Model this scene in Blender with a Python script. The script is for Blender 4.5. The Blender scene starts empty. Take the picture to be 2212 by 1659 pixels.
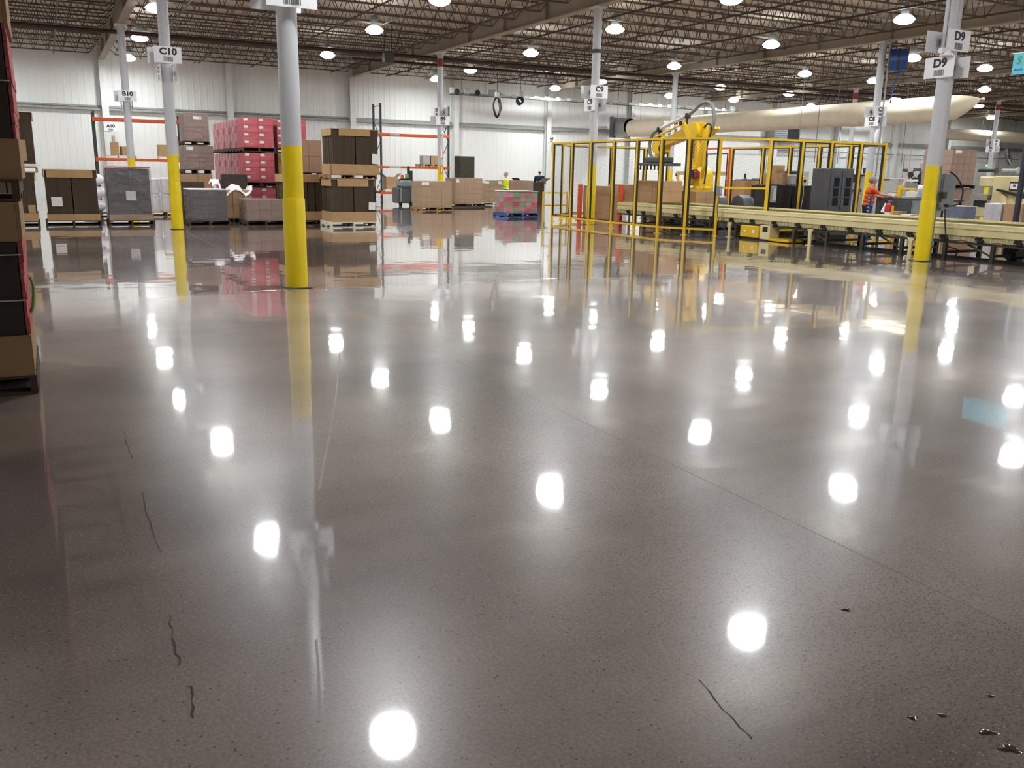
import bpy, bmesh, math, random
from mathutils import Vector, Matrix
random.seed(7)
R = math.radians
# ---------------------------------------------------------------- camera, world, exposure
# frame: x runs along the back wall (column lines 10, 9, 8 ...), y runs towards the back wall (lines D, C, B, A); metres
scene = bpy.context.scene
C = scene.collection
ROT, PITCH, ROLL, FPX = 0.4837, 0.2369, 0.0189, 1882.24
cam_d = bpy.data.cameras.new('camera'); cam = bpy.data.objects.new('camera', cam_d); C.objects.link(cam)
cam_d.sensor_fit = 'HORIZONTAL'; cam_d.sensor_width = 36; cam_d.lens = FPX / 2212 * 36
cam_d.clip_end = 400
fwd = Vector((math.sin(ROT)*math.cos(PITCH), math.cos(ROT)*math.cos(PITCH), -math.sin(PITCH)))
rt0 = Vector((math.cos(ROT), -math.sin(ROT), 0)); up0 = rt0.cross(fwd)
rt = rt0*math.cos(ROLL) + up0*math.sin(ROLL); up = up0*math.cos(ROLL) - rt0*math.sin(ROLL)
cam.matrix_world = Matrix.Translation((-2.799, -11.475, 1.509)) @ Matrix((rt, up, -fwd)).transposed().to_4x4()
scene.camera = cam
w = bpy.data.worlds.new('world'); scene.world = w; w.use_nodes = True
w.node_tree.nodes['Background'].inputs[0].default_value = (.5, .5, .5, 1)
w.node_tree.nodes['Background'].inputs[1].default_value = .02
vs = scene.view_settings
vs.view_transform = 'Standard'; vs.look = 'None'; vs.gamma = 1; vs.use_curve_mapping = False; vs.exposure = 0.0
LAMP_POWER = 180.0
cy = scene.cycles
cy.max_bounces = 6; cy.diffuse_bounces = 3; cy.glossy_bounces = 3; cy.transmission_bounces = 2; cy.transparent_max_bounces = 8
cy.caustics_reflective = False; cy.caustics_refractive = False

# ---------------------------------------------------------------- materials
def lin(c): return tuple((x/255/12.92 if x/255 <= .04045 else ((x/255+.055)/1.055)**2.4) for x in c)
MATS = {}
NUM = ('first second third fourth fifth sixth seventh eighth ninth tenth eleventh twelfth thirteenth fourteenth fifteenth sixteenth seventeenth eighteenth nineteenth twentieth '
       'twenty-first twenty-second twenty-third twenty-fourth twenty-fifth twenty-sixth').split()
def mat(name, rgb, rough=.6, metal=0., var=.12, vscale=6., stretch=(1, 1, 1), bump=0., bscale=60., spec=.5, coat=0., world=False, detail=3):
    if name in MATS: return MATS[name]
    m = bpy.data.materials.new(name); m.use_nodes = True; MATS[name] = m
    n = m.node_tree.nodes; l = m.node_tree.links; b = n['Principled BSDF']
    b.inputs['Roughness'].default_value = rough; b.inputs['Metallic'].default_value = metal
    b.inputs['Specular IOR Level'].default_value = spec; b.inputs['Coat Weight'].default_value = coat
    c = lin(rgb)
    tc = n.new('ShaderNodeTexCoord'); mp = n.new('ShaderNodeMapping'); mp.inputs['Scale'].default_value = stretch
    l.new(tc.outputs['Object'], mp.inputs[0])
    nz = n.new('ShaderNodeTexNoise'); nz.inputs['Scale'].default_value = vscale; nz.inputs['Detail'].default_value = detail
    l.new(mp.outputs[0], nz.inputs['Vector'])
    r = n.new('ShaderNodeValToRGB'); l.new(nz.outputs[0], r.inputs[0])
    r.color_ramp.elements[0].position = .3; r.color_ramp.elements[1].position = .7
    r.color_ramp.elements[0].color = (*[x*(1-var) for x in c], 1); r.color_ramp.elements[1].color = (*[min(1, x*(1+var)) for x in c], 1)
    l.new(r.outputs[0], b.inputs['Base Color'])
    if bump:
        nb = n.new('ShaderNodeTexNoise'); nb.inputs['Scale'].default_value = bscale; l.new(mp.outputs[0], nb.inputs['Vector'])
        bp = n.new('ShaderNodeBump'); bp.inputs['Strength'].default_value = bump; bp.inputs['Distance'].default_value = .02
        l.new(nb.outputs[0], bp.inputs['Height']); l.new(bp.outputs[0], b.inputs['Normal'])
    return m
def emit(name, rgb, s):
    if name in MATS: return MATS[name]
    m = bpy.data.materials.new(name); m.use_nodes = True; MATS[name] = m
    b = m.node_tree.nodes['Principled BSDF']; b.inputs['Base Color'].default_value = (*lin(rgb), 1)
    b.inputs['Emission Color'].default_value = (*lin(rgb), 1); b.inputs['Emission Strength'].default_value = s; m.cycles.emission_sampling = 'NONE'
    return m
def film(name, rgb, opacity, rough=.18):
    m = bpy.data.materials.new(name); m.use_nodes = True; MATS[name] = m
    n = m.node_tree.nodes; l = m.node_tree.links; b = n['Principled BSDF']
    b.inputs['Base Color'].default_value = (*lin(rgb), 1); b.inputs['Roughness'].default_value = rough
    b.inputs['Specular IOR Level'].default_value = .9
    tr = n.new('ShaderNodeBsdfTransparent'); mx = n.new('ShaderNodeMixShader'); mx.inputs[0].default_value = opacity; b.inputs['Specular IOR Level'].default_value = 1.
    nz = n.new('ShaderNodeTexNoise'); nz.inputs['Scale'].default_value = 5; nz.inputs['Detail'].default_value = 2
    bp = n.new('ShaderNodeBump'); bp.inputs['Strength'].default_value = 1.; bp.inputs['Distance'].default_value = .12
    l.new(nz.outputs[0], bp.inputs['Height']); l.new(bp.outputs[0], b.inputs['Normal'])
    l.new(tr.outputs[0], mx.inputs[1]); l.new(b.outputs[0], mx.inputs[2]); l.new(mx.outputs[0], n['Material Output'].inputs[0])
    return m
def floor_mat():
    m = bpy.data.materials.new('polished_concrete'); m.use_nodes = True; MATS['floor'] = m
    n = m.node_tree.nodes; l = m.node_tree.links; b = n['Principled BSDF']
    tc = n.new('ShaderNodeNewGeometry'); sx = n.new('ShaderNodeSeparateXYZ'); l.new(tc.outputs['Position'], sx.inputs[0])
    def noise(s, d=4, dist=0.):
        x = n.new('ShaderNodeTexNoise'); x.noise_dimensions = '2D'; x.inputs['Scale'].default_value = s; x.inputs['Detail'].default_value = d
        l.new(tc.outputs['Position'], x.inputs['Vector']); return x
    def ramp(src, a, pa, c, pc):
        x = n.new('ShaderNodeValToRGB'); l.new(src, x.inputs[0]); e = x.color_ramp.elements
        e[0].position = pa; e[0].color = (*a, 1); e[1].position = pc; e[1].color = (*c, 1); return x
    def mix(fac, a, c, mode='MIX'):
        x = n.new('ShaderNodeMix'); x.data_type = 'RGBA'; x.blend_type = mode
        if isinstance(fac, float): x.inputs[0].default_value = fac
        else: l.new(fac, x.inputs[0])
        l.new(a, x.inputs[6]); 
        if isinstance(c, tuple): x.inputs[7].default_value = (*c, 1)
        else: l.new(c, x.inputs[7])
        return x
    base = ramp(noise(.45, 4).outputs[0], lin((116, 104, 99)), .34, lin((170, 155, 148)), .66)
    fine = ramp(noise(85, 1).outputs[0], (.84, .83, .82), .36, (1.12, 1.11, 1.10), .64)
    c1 = mix(.85, base.outputs[0], fine.outputs[0], 'MULTIPLY')
    # exposed aggregate: dark and pale chips, denser in patches
    patch = ramp(noise(.33, 2).outputs[0], (0, 0, 0), .50, (1, 1, 1), .62)
    def chips(scale, lo, hi):
        v = n.new('ShaderNodeTexVoronoi'); v.voronoi_dimensions = '2D'; v.inputs['Scale'].default_value = scale; l.new(tc.outputs['Position'], v.inputs['Vector'])
        near = n.new('ShaderNodeMath'); near.operation = 'LESS_THAN'; near.inputs[1].default_value = .33; l.new(v.outputs['Distance'], near.inputs[0])
        sp = n.new('ShaderNodeSeparateColor'); l.new(v.outputs['Color'], sp.inputs[0])
        a = n.new('ShaderNodeMath'); a.operation = 'COMPARE'; a.inputs[1].default_value = (lo+hi)/2; a.inputs[2].default_value = (hi-lo)/2
        l.new(sp.outputs[0], a.inputs[0])
        o = n.new('ShaderNodeMath'); o.operation = 'MULTIPLY'; l.new(near.outputs[0], o.inputs[0]); l.new(a.outputs[0], o.inputs[1]); return o
    def mul(a, c):
        o = n.new('ShaderNodeMath'); o.operation = 'MULTIPLY'; l.new(a, o.inputs[0])
        if isinstance(c, float): o.inputs[1].default_value = c
        else: l.new(c, o.inputs[1])
        return o
    sep = n.new('ShaderNodeSeparateColor'); l.new(patch.outputs[0], sep.inputs[0])
    # the joint edge is ground deeper, so more aggregate shows there
    ad = n.new('ShaderNodeMath'); ad.operation = 'ADD'; ad.inputs[1].default_value = .25; l.new(sx.outputs['X'], ad.inputs[0])
    ab = n.new('ShaderNodeMath'); ab.operation = 'ABSOLUTE'; l.new(ad.outputs[0], ab.inputs[0])
    jr = n.new('ShaderNodeMapRange'); jr.inputs['From Min'].default_value = .35; jr.inputs['From Max'].default_value = 1.5; jr.inputs['To Min'].default_value = 1.; jr.inputs['To Max'].default_value = 0.; l.new(ab.outputs[0], jr.inputs['Value'])
    mxm = n.new('ShaderNodeMath'); mxm.operation = 'MAXIMUM'; l.new(jr.outputs[0], mxm.inputs[0]); l.new(mul(sep.outputs[0], .22).outputs[0], mxm.inputs[1])
    c2 = mix(mul(mul(chips(80, .0, .33).outputs[0], mxm.outputs[0]).outputs[0], .6).outputs[0], c1.outputs[2], lin((66, 56, 56)))
    c3 = mix(mul(chips(100, .0, .06).outputs[0], .55).outputs[0], c2.outputs[2], lin((186, 174, 160)))
    c4 = mix(mul(chips(85, .0, .018).outputs[0], .8).outputs[0], c3.outputs[2], lin((58, 50, 48)))
    l.new(c4.outputs[2], b.inputs['Base Color'])
    b.inputs['Specular IOR Level'].default_value = .55
    # the slabs beyond the joint at y = -0.2 are burnished further than the near ones
    zone = n.new('ShaderNodeMapRange'); zone.inputs['From Min'].default_value = -1.2; zone.inputs['From Max'].default_value = -.1; l.new(sx.outputs['Y'], zone.inputs['Value'])
    zone.inputs['To Min'].default_value = .042; zone.inputs['To Max'].default_value = .029; l.new(zone.outputs[0], b.inputs['Coat Roughness'])
    zs = n.new('ShaderNodeMapRange'); zs.inputs['From Min'].default_value = -1.6; zs.inputs['From Max'].default_value = .2; zs.inputs['To Min'].default_value = .36; zs.inputs['To Max'].default_value = .2
    l.new(sx.outputs['Y'], zs.inputs['Value']); l.new(zs.outputs[0], b.inputs['Specular IOR Level'])
    zr = n.new('ShaderNodeMapRange'); zr.inputs['From Min'].default_value = -.45; zr.inputs['From Max'].default_value = -.2; zr.inputs['To Min'].default_value = .285; zr.inputs['To Max'].default_value = .14
    l.new(sx.outputs['Y'], zr.inputs['Value']); l.new(zr.outputs[0], b.inputs['Roughness'])
    b.inputs['Coat Weight'].default_value = 1.; b.inputs['Coat IOR'].default_value = 1.6
    b1 = n.new('ShaderNodeBump'); b1.inputs['Strength'].default_value = .085; b1.inputs['Distance'].default_value = .02
    l.new(noise(1.9, 1).outputs[0], b1.inputs['Height']); l.new(b1.outputs[0], b.inputs['Coat Normal'])
    l.new(b1.outputs[0], b.inputs['Normal'])
    return m
FLOOR = floor_mat()
FILLER = mat('joint_filler', (168, 155, 146), .4)
WALLM = mat('white_wall_panel', (242, 244, 240), .45, var=.02, vscale=1.5)
POSTM = mat('white_steel_post', (226, 228, 224), .5, var=.04)
GIRTM = mat('grey_girt_steel', (158, 160, 154), .5)
DECKM = mat('cream_roof_deck', (200, 189, 172), .8, var=.10, vscale=.7)
JOISTM = mat('tan_joist_paint', (98, 88, 77), .7, var=.12, vscale=2)
GIRDM = mat('cream_girder_paint', (160, 149, 132), .7, var=.06, vscale=1.)
PIPEM = mat('oxide_red_pipe', (58, 36, 28), .55)
COLM = mat('grey_column_paint', (196, 197, 200), .45, var=.03, vscale=2)
YELM = mat('yellow_column_paint', (236, 208, 12), .35, var=.04, vscale=3)
REDP = mat('red_band_paint', (140, 34, 36), .5)
SIGNM = mat('white_sign_plastic', (240, 240, 242), .35, var=.01)
INK = mat('black_ink', (30, 30, 30), .5)
INKG = mat('grey_ink', (96, 94, 96), .5)
KRAFT = mat('kraft_board', (182, 148, 104), .75, var=.07, vscale=5, bump=.1)
KRAFT2 = mat('brown_carton_board', (182, 146, 108), .75, var=.08, vscale=4, bump=.1)
KRAFTP = mat('mauve_brown_board', (160, 126, 102), .7, var=.08, vscale=4)
DARKB = mat('dark_flat_cartons', (70, 56, 40), .8, var=.22, vscale=9, stretch=(1, 1, .05), bump=.2)
DARKB2 = mat('very_dark_flat_cartons', (50, 40, 33), .8, var=.2, vscale=8, stretch=(.1, .1, 1), bump=.2)
REDB = mat('red_carton_print', (204, 58, 72), .5, var=.12, vscale=3)
PINKB = mat('pink_wrapped_print', (214, 128, 138), .45, var=.18, vscale=5, stretch=(1, 1, .2))
REDEDGE = mat('red_brown_board_edges', (172, 76, 76), .7, var=.4, vscale=16, stretch=(.3, 1, 1))
GREENB = mat('green_print', (120, 170, 96), .5)
WOOD = mat('pallet_wood', (156, 124, 84), .85, var=.2, vscale=5, stretch=(1, 6, 6), bump=.3)
WOODD = mat('dark_pallet_wood', (72, 56, 42), .9, var=.2, vscale=5)
WOODW = mat('white_painted_pallet', (232, 230, 214), .6, var=.05)
BLUEP = mat('blue_pallet_paint', (44, 84, 152), .6)
PAPER = mat('white_paper', (238, 238, 232), .7, var=.02)
WHITEP = mat('white_plastic_sheet', (236, 234, 238), .35, var=.06, bump=.6, bscale=9)
ORANGE = mat('orange_rack_beam', (216, 84, 34), .45)
GREENS = mat('dark_green_rack_steel', (44, 56, 52), .5)
YELF = mat('yellow_fence_paint', (234, 190, 30), .4, var=.05)
BLACKM = mat('black_steel', (28, 28, 30), .5)
REDS = mat('red_orange_steel', (222, 84, 40), .45)
CREAM = mat('cream_machine_paint', (228, 216, 164), .4, var=.05, vscale=3)
CREAMD = mat('dull_cream_paint', (192, 182, 138), .5, var=.12, vscale=9)
OLIVE = mat('dark_olive_steel', (62, 60, 44), .6, var=.2)
ROBOT = mat('robot_yellow_paint', (232, 190, 28), .35, var=.05, vscale=3)
DGREY = mat('dark_grey_steel', (78, 80, 84), .45)
MGREY = mat('mid_grey_steel', (128, 134, 138), .45)
LGREY = mat('light_grey_machine', (180, 182, 178), .45, var=.08)
STEEL = mat('bare_steel', (170, 172, 174), .3, metal=.8)
RUBBER = mat('black_rubber', (30, 30, 32), .7)
HOSEG = mat('grey_corrugated_hose', (122, 126, 122), .5, bump=.4, bscale=90)
SILVER = mat('silver_sleeve', (206, 204, 216), .35, metal=.3)
BLUEM = mat('blue_plastic', (34, 78, 148), .4)
DUCTM = mat('cream_duct_fabric', (226, 214, 188), .75, var=.05, vscale=2, bump=.25, bscale=3)
GALV = mat('galvanised_sheet', (150, 152, 148), .4, metal=.5, var=.1)
GLASSD = mat('dark_window_glass', (22, 24, 26), .08)
PINKF = mat('pink_film_web', (226, 196, 184), .4)
SKIN = mat('skin', (206, 156, 132), .55, var=.03)
HAIRG = mat('grey_hair', (150, 142, 136), .8)
HAIRD = mat('dark_hair', (52, 42, 38), .8)
NETM = mat('hair_net', (150, 132, 146), .8)
HIVIS = mat('yellow_green_cloth', (206, 240, 30), .8, var=.05)
NAVY = mat('navy_cloth', (28, 32, 62), .85)
DENIM = mat('dark_trousers', (58, 60, 74), .85)
ORCLOTH = mat('orange_cloth', (238, 92, 40), .85, var=.05)
WHCLOTH = mat('white_cloth', (222, 220, 228), .85)
EXTRED = mat('extinguisher_red', (186, 24, 34), .3)
CYAN = mat('cyan_banner', (96, 190, 216), .6, var=.05)
GRNINK = mat('green_ink', (70, 150, 60), .5)
LAMPTOP = mat('grey_lamp_housing', (110, 110, 106), .5)
GLOWU = emit('lit_lamp_bowl', (246, 251, 252), 22.)
GLOWL = emit('lit_lamp_lens', (244, 250, 255), 22.)
LEDG = emit('green_indicator', (60, 255, 140), 3.)
CLEARF = film('clear_stretch_film', (176, 174, 180), .30, .07)
SMOKEF = film('tight_stretch_film', (176, 174, 176), .20, .07)

# ---------------------------------------------------------------- mesh helpers
class MB:
    def __init__(s): s.v = []; s.f = []
    def add(s, vs, fs, M=None):
        o = len(s.v)
        s.v += [tuple(M @ Vector(p)) if M is not None else tuple(p) for p in vs]
        s.f += [tuple(i+o for i in f) for f in fs]; return s
    def box(s, x0, x1, y0, y1, z0, z1, M=None):
        v = [(x, y, z) for z in (z0, z1) for y in (y0, y1) for x in (x0, x1)]
        return s.add(v, [(0, 2, 3, 1), (4, 5, 7, 6), (0, 1, 5, 4), (2, 6, 7, 3), (0, 4, 6, 2), (1, 3, 7, 5)], M)
    def cbox(s, x0, x1, y0, y1, z0, z1, c=.01, M=None):
        v = []; c = min(c, (x1-x0)*.45, (y1-y0)*.45, (z1-z0)*.45)
        def ring(z, i): return [(x0+c+i*0, y0+i, z), (x1-c, y0+i, z), (x1-i, y0+c, z), (x1-i, y1-c, z), (x1-c, y1-i, z), (x0+c, y1-i, z), (x0+i, y1-c, z), (x0+i, y0+c, z)]
        a = ring(z0, c); b = ring(z0+c, 0); d = ring(z1-c, 0); e = ring(z1, c)
        v = a+b+d+e; f = [tuple(reversed(range(8))), tuple(range(24, 32))]
        for k in range(3):
            for i in range(8): f.append((k*8+i, k*8+(i+1) % 8, k*8+8+(i+1) % 8, k*8+8+i))
        return s.add(v, f, M)
    def cyl(s, p0, p1, r0, r1=None, n=12, cap=True, M=None):
        r1 = r0 if r1 is None else r1
        p0 = Vector(p0); p1 = Vector(p1); d = (p1-p0).normalized()
        a = d.orthogonal().normalized(); b = d.cross(a); v = []
        for p, r in ((p0, r0), (p1, r1)):
            for i in range(n):
                t = 2*math.pi*i/n; v.append(p+a*math.cos(t)*r+b*math.sin(t)*r)
        f = [(i, (i+1) % n, n+(i+1) % n, n+i) for i in range(n)]
        if cap: f += [tuple(reversed(range(n))), tuple(range(n, 2*n))]
        return s.add(v, f, M)
    def tube(s, pts, r, n=8, M=None):
        pts = [Vector(p) for p in pts]; v = []; a = None
        for i, p in enumerate(pts):
            d = (pts[min(i+1, len(pts)-1)]-pts[max(i-1, 0)]).normalized()
            a = (d.orthogonal() if a is None else (a-d*a.dot(d))).normalized(); b = d.cross(a)
            rr = r[i] if isinstance(r, (list, tuple)) else r
            for k in range(n):
                t = 2*math.pi*k/n; v.append(p+a*math.cos(t)*rr+b*math.sin(t)*rr)
        f = []
        for i in range(len(pts)-1):
            for k in range(n): f.append((i*n+k, i*n+(k+1) % n, (i+1)*n+(k+1) % n, (i+1)*n+k))
        f += [tuple(reversed(range(n))), tuple(range((len(pts)-1)*n, len(pts)*n))]
        return s.add(v, f, M)
    def lathe(s, prof, n=16, M=None):
        v = []; f = []
        for r, z in prof:
            for i in range(n):
                t = 2*math.pi*i/n; v.append((max(r, 1e-4)*math.cos(t), max(r, 1e-4)*math.sin(t), z))
        for k in range(len(prof)-1):
            for i in range(n): f.append((k*n+i, k*n+(i+1) % n, (k+1)*n+(i+1) % n, (k+1)*n+i))
        return s.add(v, f, M)
    def prism(s, poly, t0, t1, M=None):     # polygon in xz, extruded along y
        n = len(poly); v = [(x, t0, z) for x, z in poly]+[(x, t1, z) for x, z in poly]
        f = [tuple(range(n)), tuple(reversed(range(n, 2*n)))]+[(i, n+i, n+(i+1) % n, (i+1) % n) for i in range(n)]
        return s.add(v, f, M)
    def ball(s, p, r, n=10, M=None, sc=(1, 1, 1)):
        v = []; f = []; m = n//2
        for j in range(m+1):
            ph = math.pi*j/m
            for i in range(n):
                t = 2*math.pi*i/n
                v.append((p[0]+sc[0]*r*math.sin(ph)*math.cos(t), p[1]+sc[1]*r*math.sin(ph)*math.sin(t), p[2]-sc[2]*r*math.cos(ph)))
        for j in range(m):
            for i in range(n): f.append((j*n+i, j*n+(i+1) % n, (j+1)*n+(i+1) % n, (j+1)*n+i))
        return s.add(v, f, M)
    def mesh(s, name, m, smooth=None):
        me = bpy.data.meshes.new(name); me.from_pydata(s.v, [], s.f)
        bm = bmesh.new(); bm.from_mesh(me); bmesh.ops.recalc_face_normals(bm, faces=bm.faces); bm.to_mesh(me); bm.free()
        me.materials.append(m)
        if smooth:
            me.shade_smooth(); me.set_sharp_from_angle(angle=R(smooth))
        return me
    def build(s, name, m, parent=None, loc=(0, 0, 0), rotz=0, smooth=None): return put(name, s.mesh(name, m, smooth), parent, loc, rotz)
def put(name, me, parent=None, loc=(0, 0, 0), rotz=0):
    o = bpy.data.objects.new(name, me); C.objects.link(o); o.parent = parent; o.location = loc
    if rotz: o.rotation_euler = (0, 0, rotz)
    return o
def tag(o, label=None, cat=None, group=None, kind=None):
    for k, v in (('label', label), ('category', cat), ('group', group), ('kind', kind)):
        if v: o[k] = v
    return o
def thing(name, label, cat, loc=(0, 0, 0), rotz=0, group=None, kind=None):
    return tag(put(name, None, None, loc, rotz), label, cat, group, kind)
def dup(o, parent=None, loc=None, rotz=None, label=None):
    c = o.copy(); C.objects.link(c); c.parent = parent
    if loc is not None: c.location = loc
    if rotz is not None: c.rotation_euler = (0, 0, rotz)
    if label: c['label'] = label
    for ch in list(o.children): dup(ch, c)
    return c
CACHE = {}
def cached(key, fn):
    if key not in CACHE: CACHE[key] = fn()
    return CACHE[key]
def text_mesh(s, size, bold=.02, shear=0., depth=.001):
    def mk():
        cu = bpy.data.curves.new('lettering', 'FONT'); cu.body = s; cu.size = size; cu.offset = bold*size; cu.extrude = depth
        cu.align_x = 'CENTER'; cu.align_y = 'CENTER'; cu.shear = shear; cu.resolution_u = 3
        o = bpy.data.objects.new('lettering', cu); C.objects.link(o)
        dg = bpy.context.evaluated_depsgraph_get()
        me = bpy.data.meshes.new_from_object(o.evaluated_get(dg)); bpy.data.objects.remove(o)
        me.transform(Matrix.Rotation(R(90), 4, 'X')); return me
    return cached(('text', s, size, bold, shear), mk)
def lettering(s, size, m, parent, loc, rotz=0, bold=.02, name='lettering', shear=0., M=None):
    me = text_mesh(s, size, bold, shear).copy()
    if M is not None: me.transform(M)
    me.materials.clear(); me.materials.append(m); return put(name, me, parent, loc, rotz)
def sagged(p0, p1, sag, n=8):
    p0 = Vector(p0); p1 = Vector(p1)
    return [p0.lerp(p1, i/n)-Vector((0, 0, sag*4*(i/n)*(1-i/n))) for i in range(n+1)]
def bez(p, n=14):
    p = [Vector(q) for q in p]; out = []
    for i in range(n+1):
        q = list(p); t = i/n
        while len(q) > 1: q = [q[k].lerp(q[k+1], t) for k in range(len(q)-1)]
        out.append(q[0])
    return out
def curve(pts, n=6):                        # smooth path through points
    pts = [Vector(p) for p in pts]; out = []
    for i in range(len(pts)-1):
        p0 = pts[max(i-1, 0)]; p1 = pts[i]; p2 = pts[i+1]; p3 = pts[min(i+2, len(pts)-1)]
        for k in range(n):
            t = k/n
            out.append(.5*((2*p1)+(p2-p0)*t+(2*p0-5*p1+4*p2-p3)*t*t+(3*p1-p0-3*p2+p3)*t**3))
    return out+[pts[-1]]

# ---------------------------------------------------------------- the hall: floor, walls, roof
GX, GY = 12.192, 12.008                     # column grid
DECKZ = 7.2; YW = 36.5; XL, XR, YR = -15.0, 100.0, -26.0
fl = tag(MB().box(XL, XR, YR, YW+.3, -.3, -.001).build('floor', FILLER), 'polished grey brown concrete floor slab', kind='structure')
xs = [XL]+[GX*k+.05 for k in range(0, 8)]+[XR]; ys = [YR]+[GY*k-.2 for k in range(-1, 4)]+[YW+.2]
for i in range(len(xs)-1):
    for j in range(len(ys)-1):
        g = .0015; x0, x1, y0, y1 = xs[i]+g, xs[i+1]-g, ys[j]+g, ys[j+1]-g; c = .001
        v = [(x0, y0, -.03), (x1, y0, -.03), (x1, y1, -.03), (x0, y1, -.03), (x0, y0, -c), (x1, y0, -c), (x1, y1, -c), (x0, y1, -c),
             (x0+c, y0+c, 0), (x1-c, y0+c, 0), (x1-c, y1-c, 0), (x0+c, y1-c, 0)]
        f = [(8, 9, 10, 11)]
        for k in range(4):
            f += [(k, (k+1) % 4, 4+(k+1) % 4, 4+k), (4+k, 4+(k+1) % 4, 8+(k+1) % 4, 8+k)]
        me = bpy.data.meshes.new('slab'); me.from_pydata(v, [], f); me.materials.append(FLOOR); put('slab', me, fl)
def panel_mesh(wd, h):
    m_ = MB(); pts = []; step = wd/3
    for k in range(3):
        x = k*step; pts += [(x, 0), (x+step-.10, 0), (x+step-.075, -.012), (x+step-.03, -.012), (x+step-.004, 0)]
    pts.append((wd-.003, 0)); n = len(pts)
    v = [(x, y, 0) for x, y in pts]+[(x, y, h) for x, y in pts]
    return m_.add(v, [(i, i+1, n+i+1, n+i) for i in range(n-1)]).mesh('wall_panel', WALLM)
def wall(name, x0, y0, x1, y1, th, label):
    d = Vector((x1-x0, y1-y0, 0)); L = d.length; a = math.atan2(d.y, d.x)
    o = tag(MB().box(0, L, .02, .25, -.02, DECKZ+.4).build(name, WALLM, None, (x0, y0, 0), a), label, kind='structure')
    n = max(1, round(L/.915)); pm = cached(('pan', round(L/n, 4)), lambda: panel_mesh(L/n, DECKZ+.1))
    if th:
        for k in range(n): put('wall_panel', pm, o, (k*L/n, 0, 0))
    return o
wb = wall('wall_back', XL, YW, XR, YW, True, 'white ribbed metal back wall with girt and posts')
wall('wall_left', XL, YR, XL, YW, False, 'white metal wall at the end of the hall beyond the stacks')
wall('wall_right', XR, YW, XR, YR, False, 'far white metal wall at the other end of the hall')
wall('wall_front', XR, YR, XL, YR, False, 'white metal wall behind the viewer')
post_me = MB().box(-.15, .15, -.02, 0, 0, 6.9).box(-.15, .15, .28, .30, 0, 6.9).box(-.008, .008, 0, .28, 0, 6.9).mesh('wall_post', POSTM)
post_x = [-12.19]+[6.096*k-(.3 if k == 1 else 0) for k in range(0, 16)]
for x in post_x: put('wall_post', post_me, wb, (x-XL, -.42, 0))
for a, b in zip(post_x[:-1], post_x[1:]):
    L = b-a-.3
    put('girt', cached(('girt', round(L, 2)), lambda: MB().box(0, L, 0, .2, -.02, 0).box(0, L, 0, .02, -.12, 0).box(0, L, .18, .2, 0, .1).mesh('girt', GIRTM)), wb, (a+.15-XL, -.26, 4.22))
ce = tag(MB().box(XL-.3, XR+.3, YR-.3, YW+.3, DECKZ, DECKZ+.2).build('ceiling', DECKM), 'cream metal roof deck carried by open web joists', kind='structure')
def joist_mesh(L=GX-.1):
    m_ = MB(); zb, zt = 6.52, DECKZ-.02
    for s in (-1, 1):
        m_.box(0, L, s*.03-.012, s*.03+.012, zt-.05, zt).box(.5, L-.5, s*.03-.012, s*.03+.012, zb, zb+.045)
    n = 20; p = (L-1)/n
    for k in range(n):
        x = .5+k*p
        for a, b in (((x, zb), (x+p/2, zt)), ((x+p/2, zt), (x+p, zb))): m_.cyl((a[0], 0, a[1]), (b[0], 0, b[1]), .017, n=3, cap=False)
    for x in (0, L): m_.cyl((x, 0, zt-.05), (.5 if x == 0 else L-.5, 0, zb+.02), .02, n=3, cap=False)
    return m_.mesh('roof_joist', JOISTM)
jm = joist_mesh(); sp = GY/7
for i in range(-1, 8):
    for k in range(-13, 21): put('roof_joist', jm, ce, (i*GX+.05, k*sp+sp/2, 0))
gm = MB().box(-.14, .14, 0, GY-.02, 6.36, 6.39).box(-.14, .14, 0, GY-.02, 6.96, 6.99).box(-.012, .012, 0, GY-.02, 6.39, 6.96)
for q in (3, 6, 9): gm.box(-.13, .13, q-.01, q+.01, 6.39, 6.96)
gm = gm.mesh('girder', GIRDM)
for i in range(-1, 8):
    for k in range(-2, 3): put('girder', gm, ce, (i*GX, k*GY+.01, 0))
bm_ = MB().box(-.02, .02, YR+.5, YW-.5, 6.50, 6.52).mesh('bridging_bar', JOISTM)
for i in range(-1, 8):
    for q in (.34, .67): put('bridging_bar', bm_, ce, (i*GX+q*GX, 0, 0))
# sprinkler pipes
def pipe(label, p0, p1, r, hang, group=None):
    t = thing('sprinkler_pipe', label, 'pipe', p0, 0, group); d = Vector(p1)-Vector(p0)
    MB().cyl((0, 0, 0), d, r, n=8).build('pipe_run', PIPEM, t, smooth=40)
    n = int(d.length/hang)
    hm = cached(('hang', round(p0[2], 2), r), lambda: MB().cyl((0, 0, r), (0, 0, DECKZ-p0[2]), .012, n=4).box(-.03, .03, -.03, .03, -r*1.15, r*1.15).mesh('hanger', PIPEM))
    for k in range(n): put('hanger', hm, t, d*((k+.5)/n))
    return t
pipe('long oxide red sprinkler main hung below the joists, nearer of two', (XL+1, 25.45, 6.28), (96, 25.45, 6.28), .075, 4.5)
pipe('second oxide red sprinkler main, parallel and closer to the back wall', (9.4, 27.2, 6.22), (96, 27.2, 6.22), .06, 4.5)
bx_ = [-11, -8, -5, -2, 1.6, 4.2, 6.7, 10.7, 13.7, 16.7, 19.8, 22.9, 26, 29.7, 32.9, 35.2, 38.4, 40.6, 44.5, 47.5, 51, 55, 59, 63, 67]
for k, x in enumerate(bx_):
    pipe(f'thin dark sprinkler branch line under the joists, {NUM[k]} counted from the stacked cartons', (x, -12, 6.42), (x, 35, 6.42), .03, 6, 'sprinkler branch lines')

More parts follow.
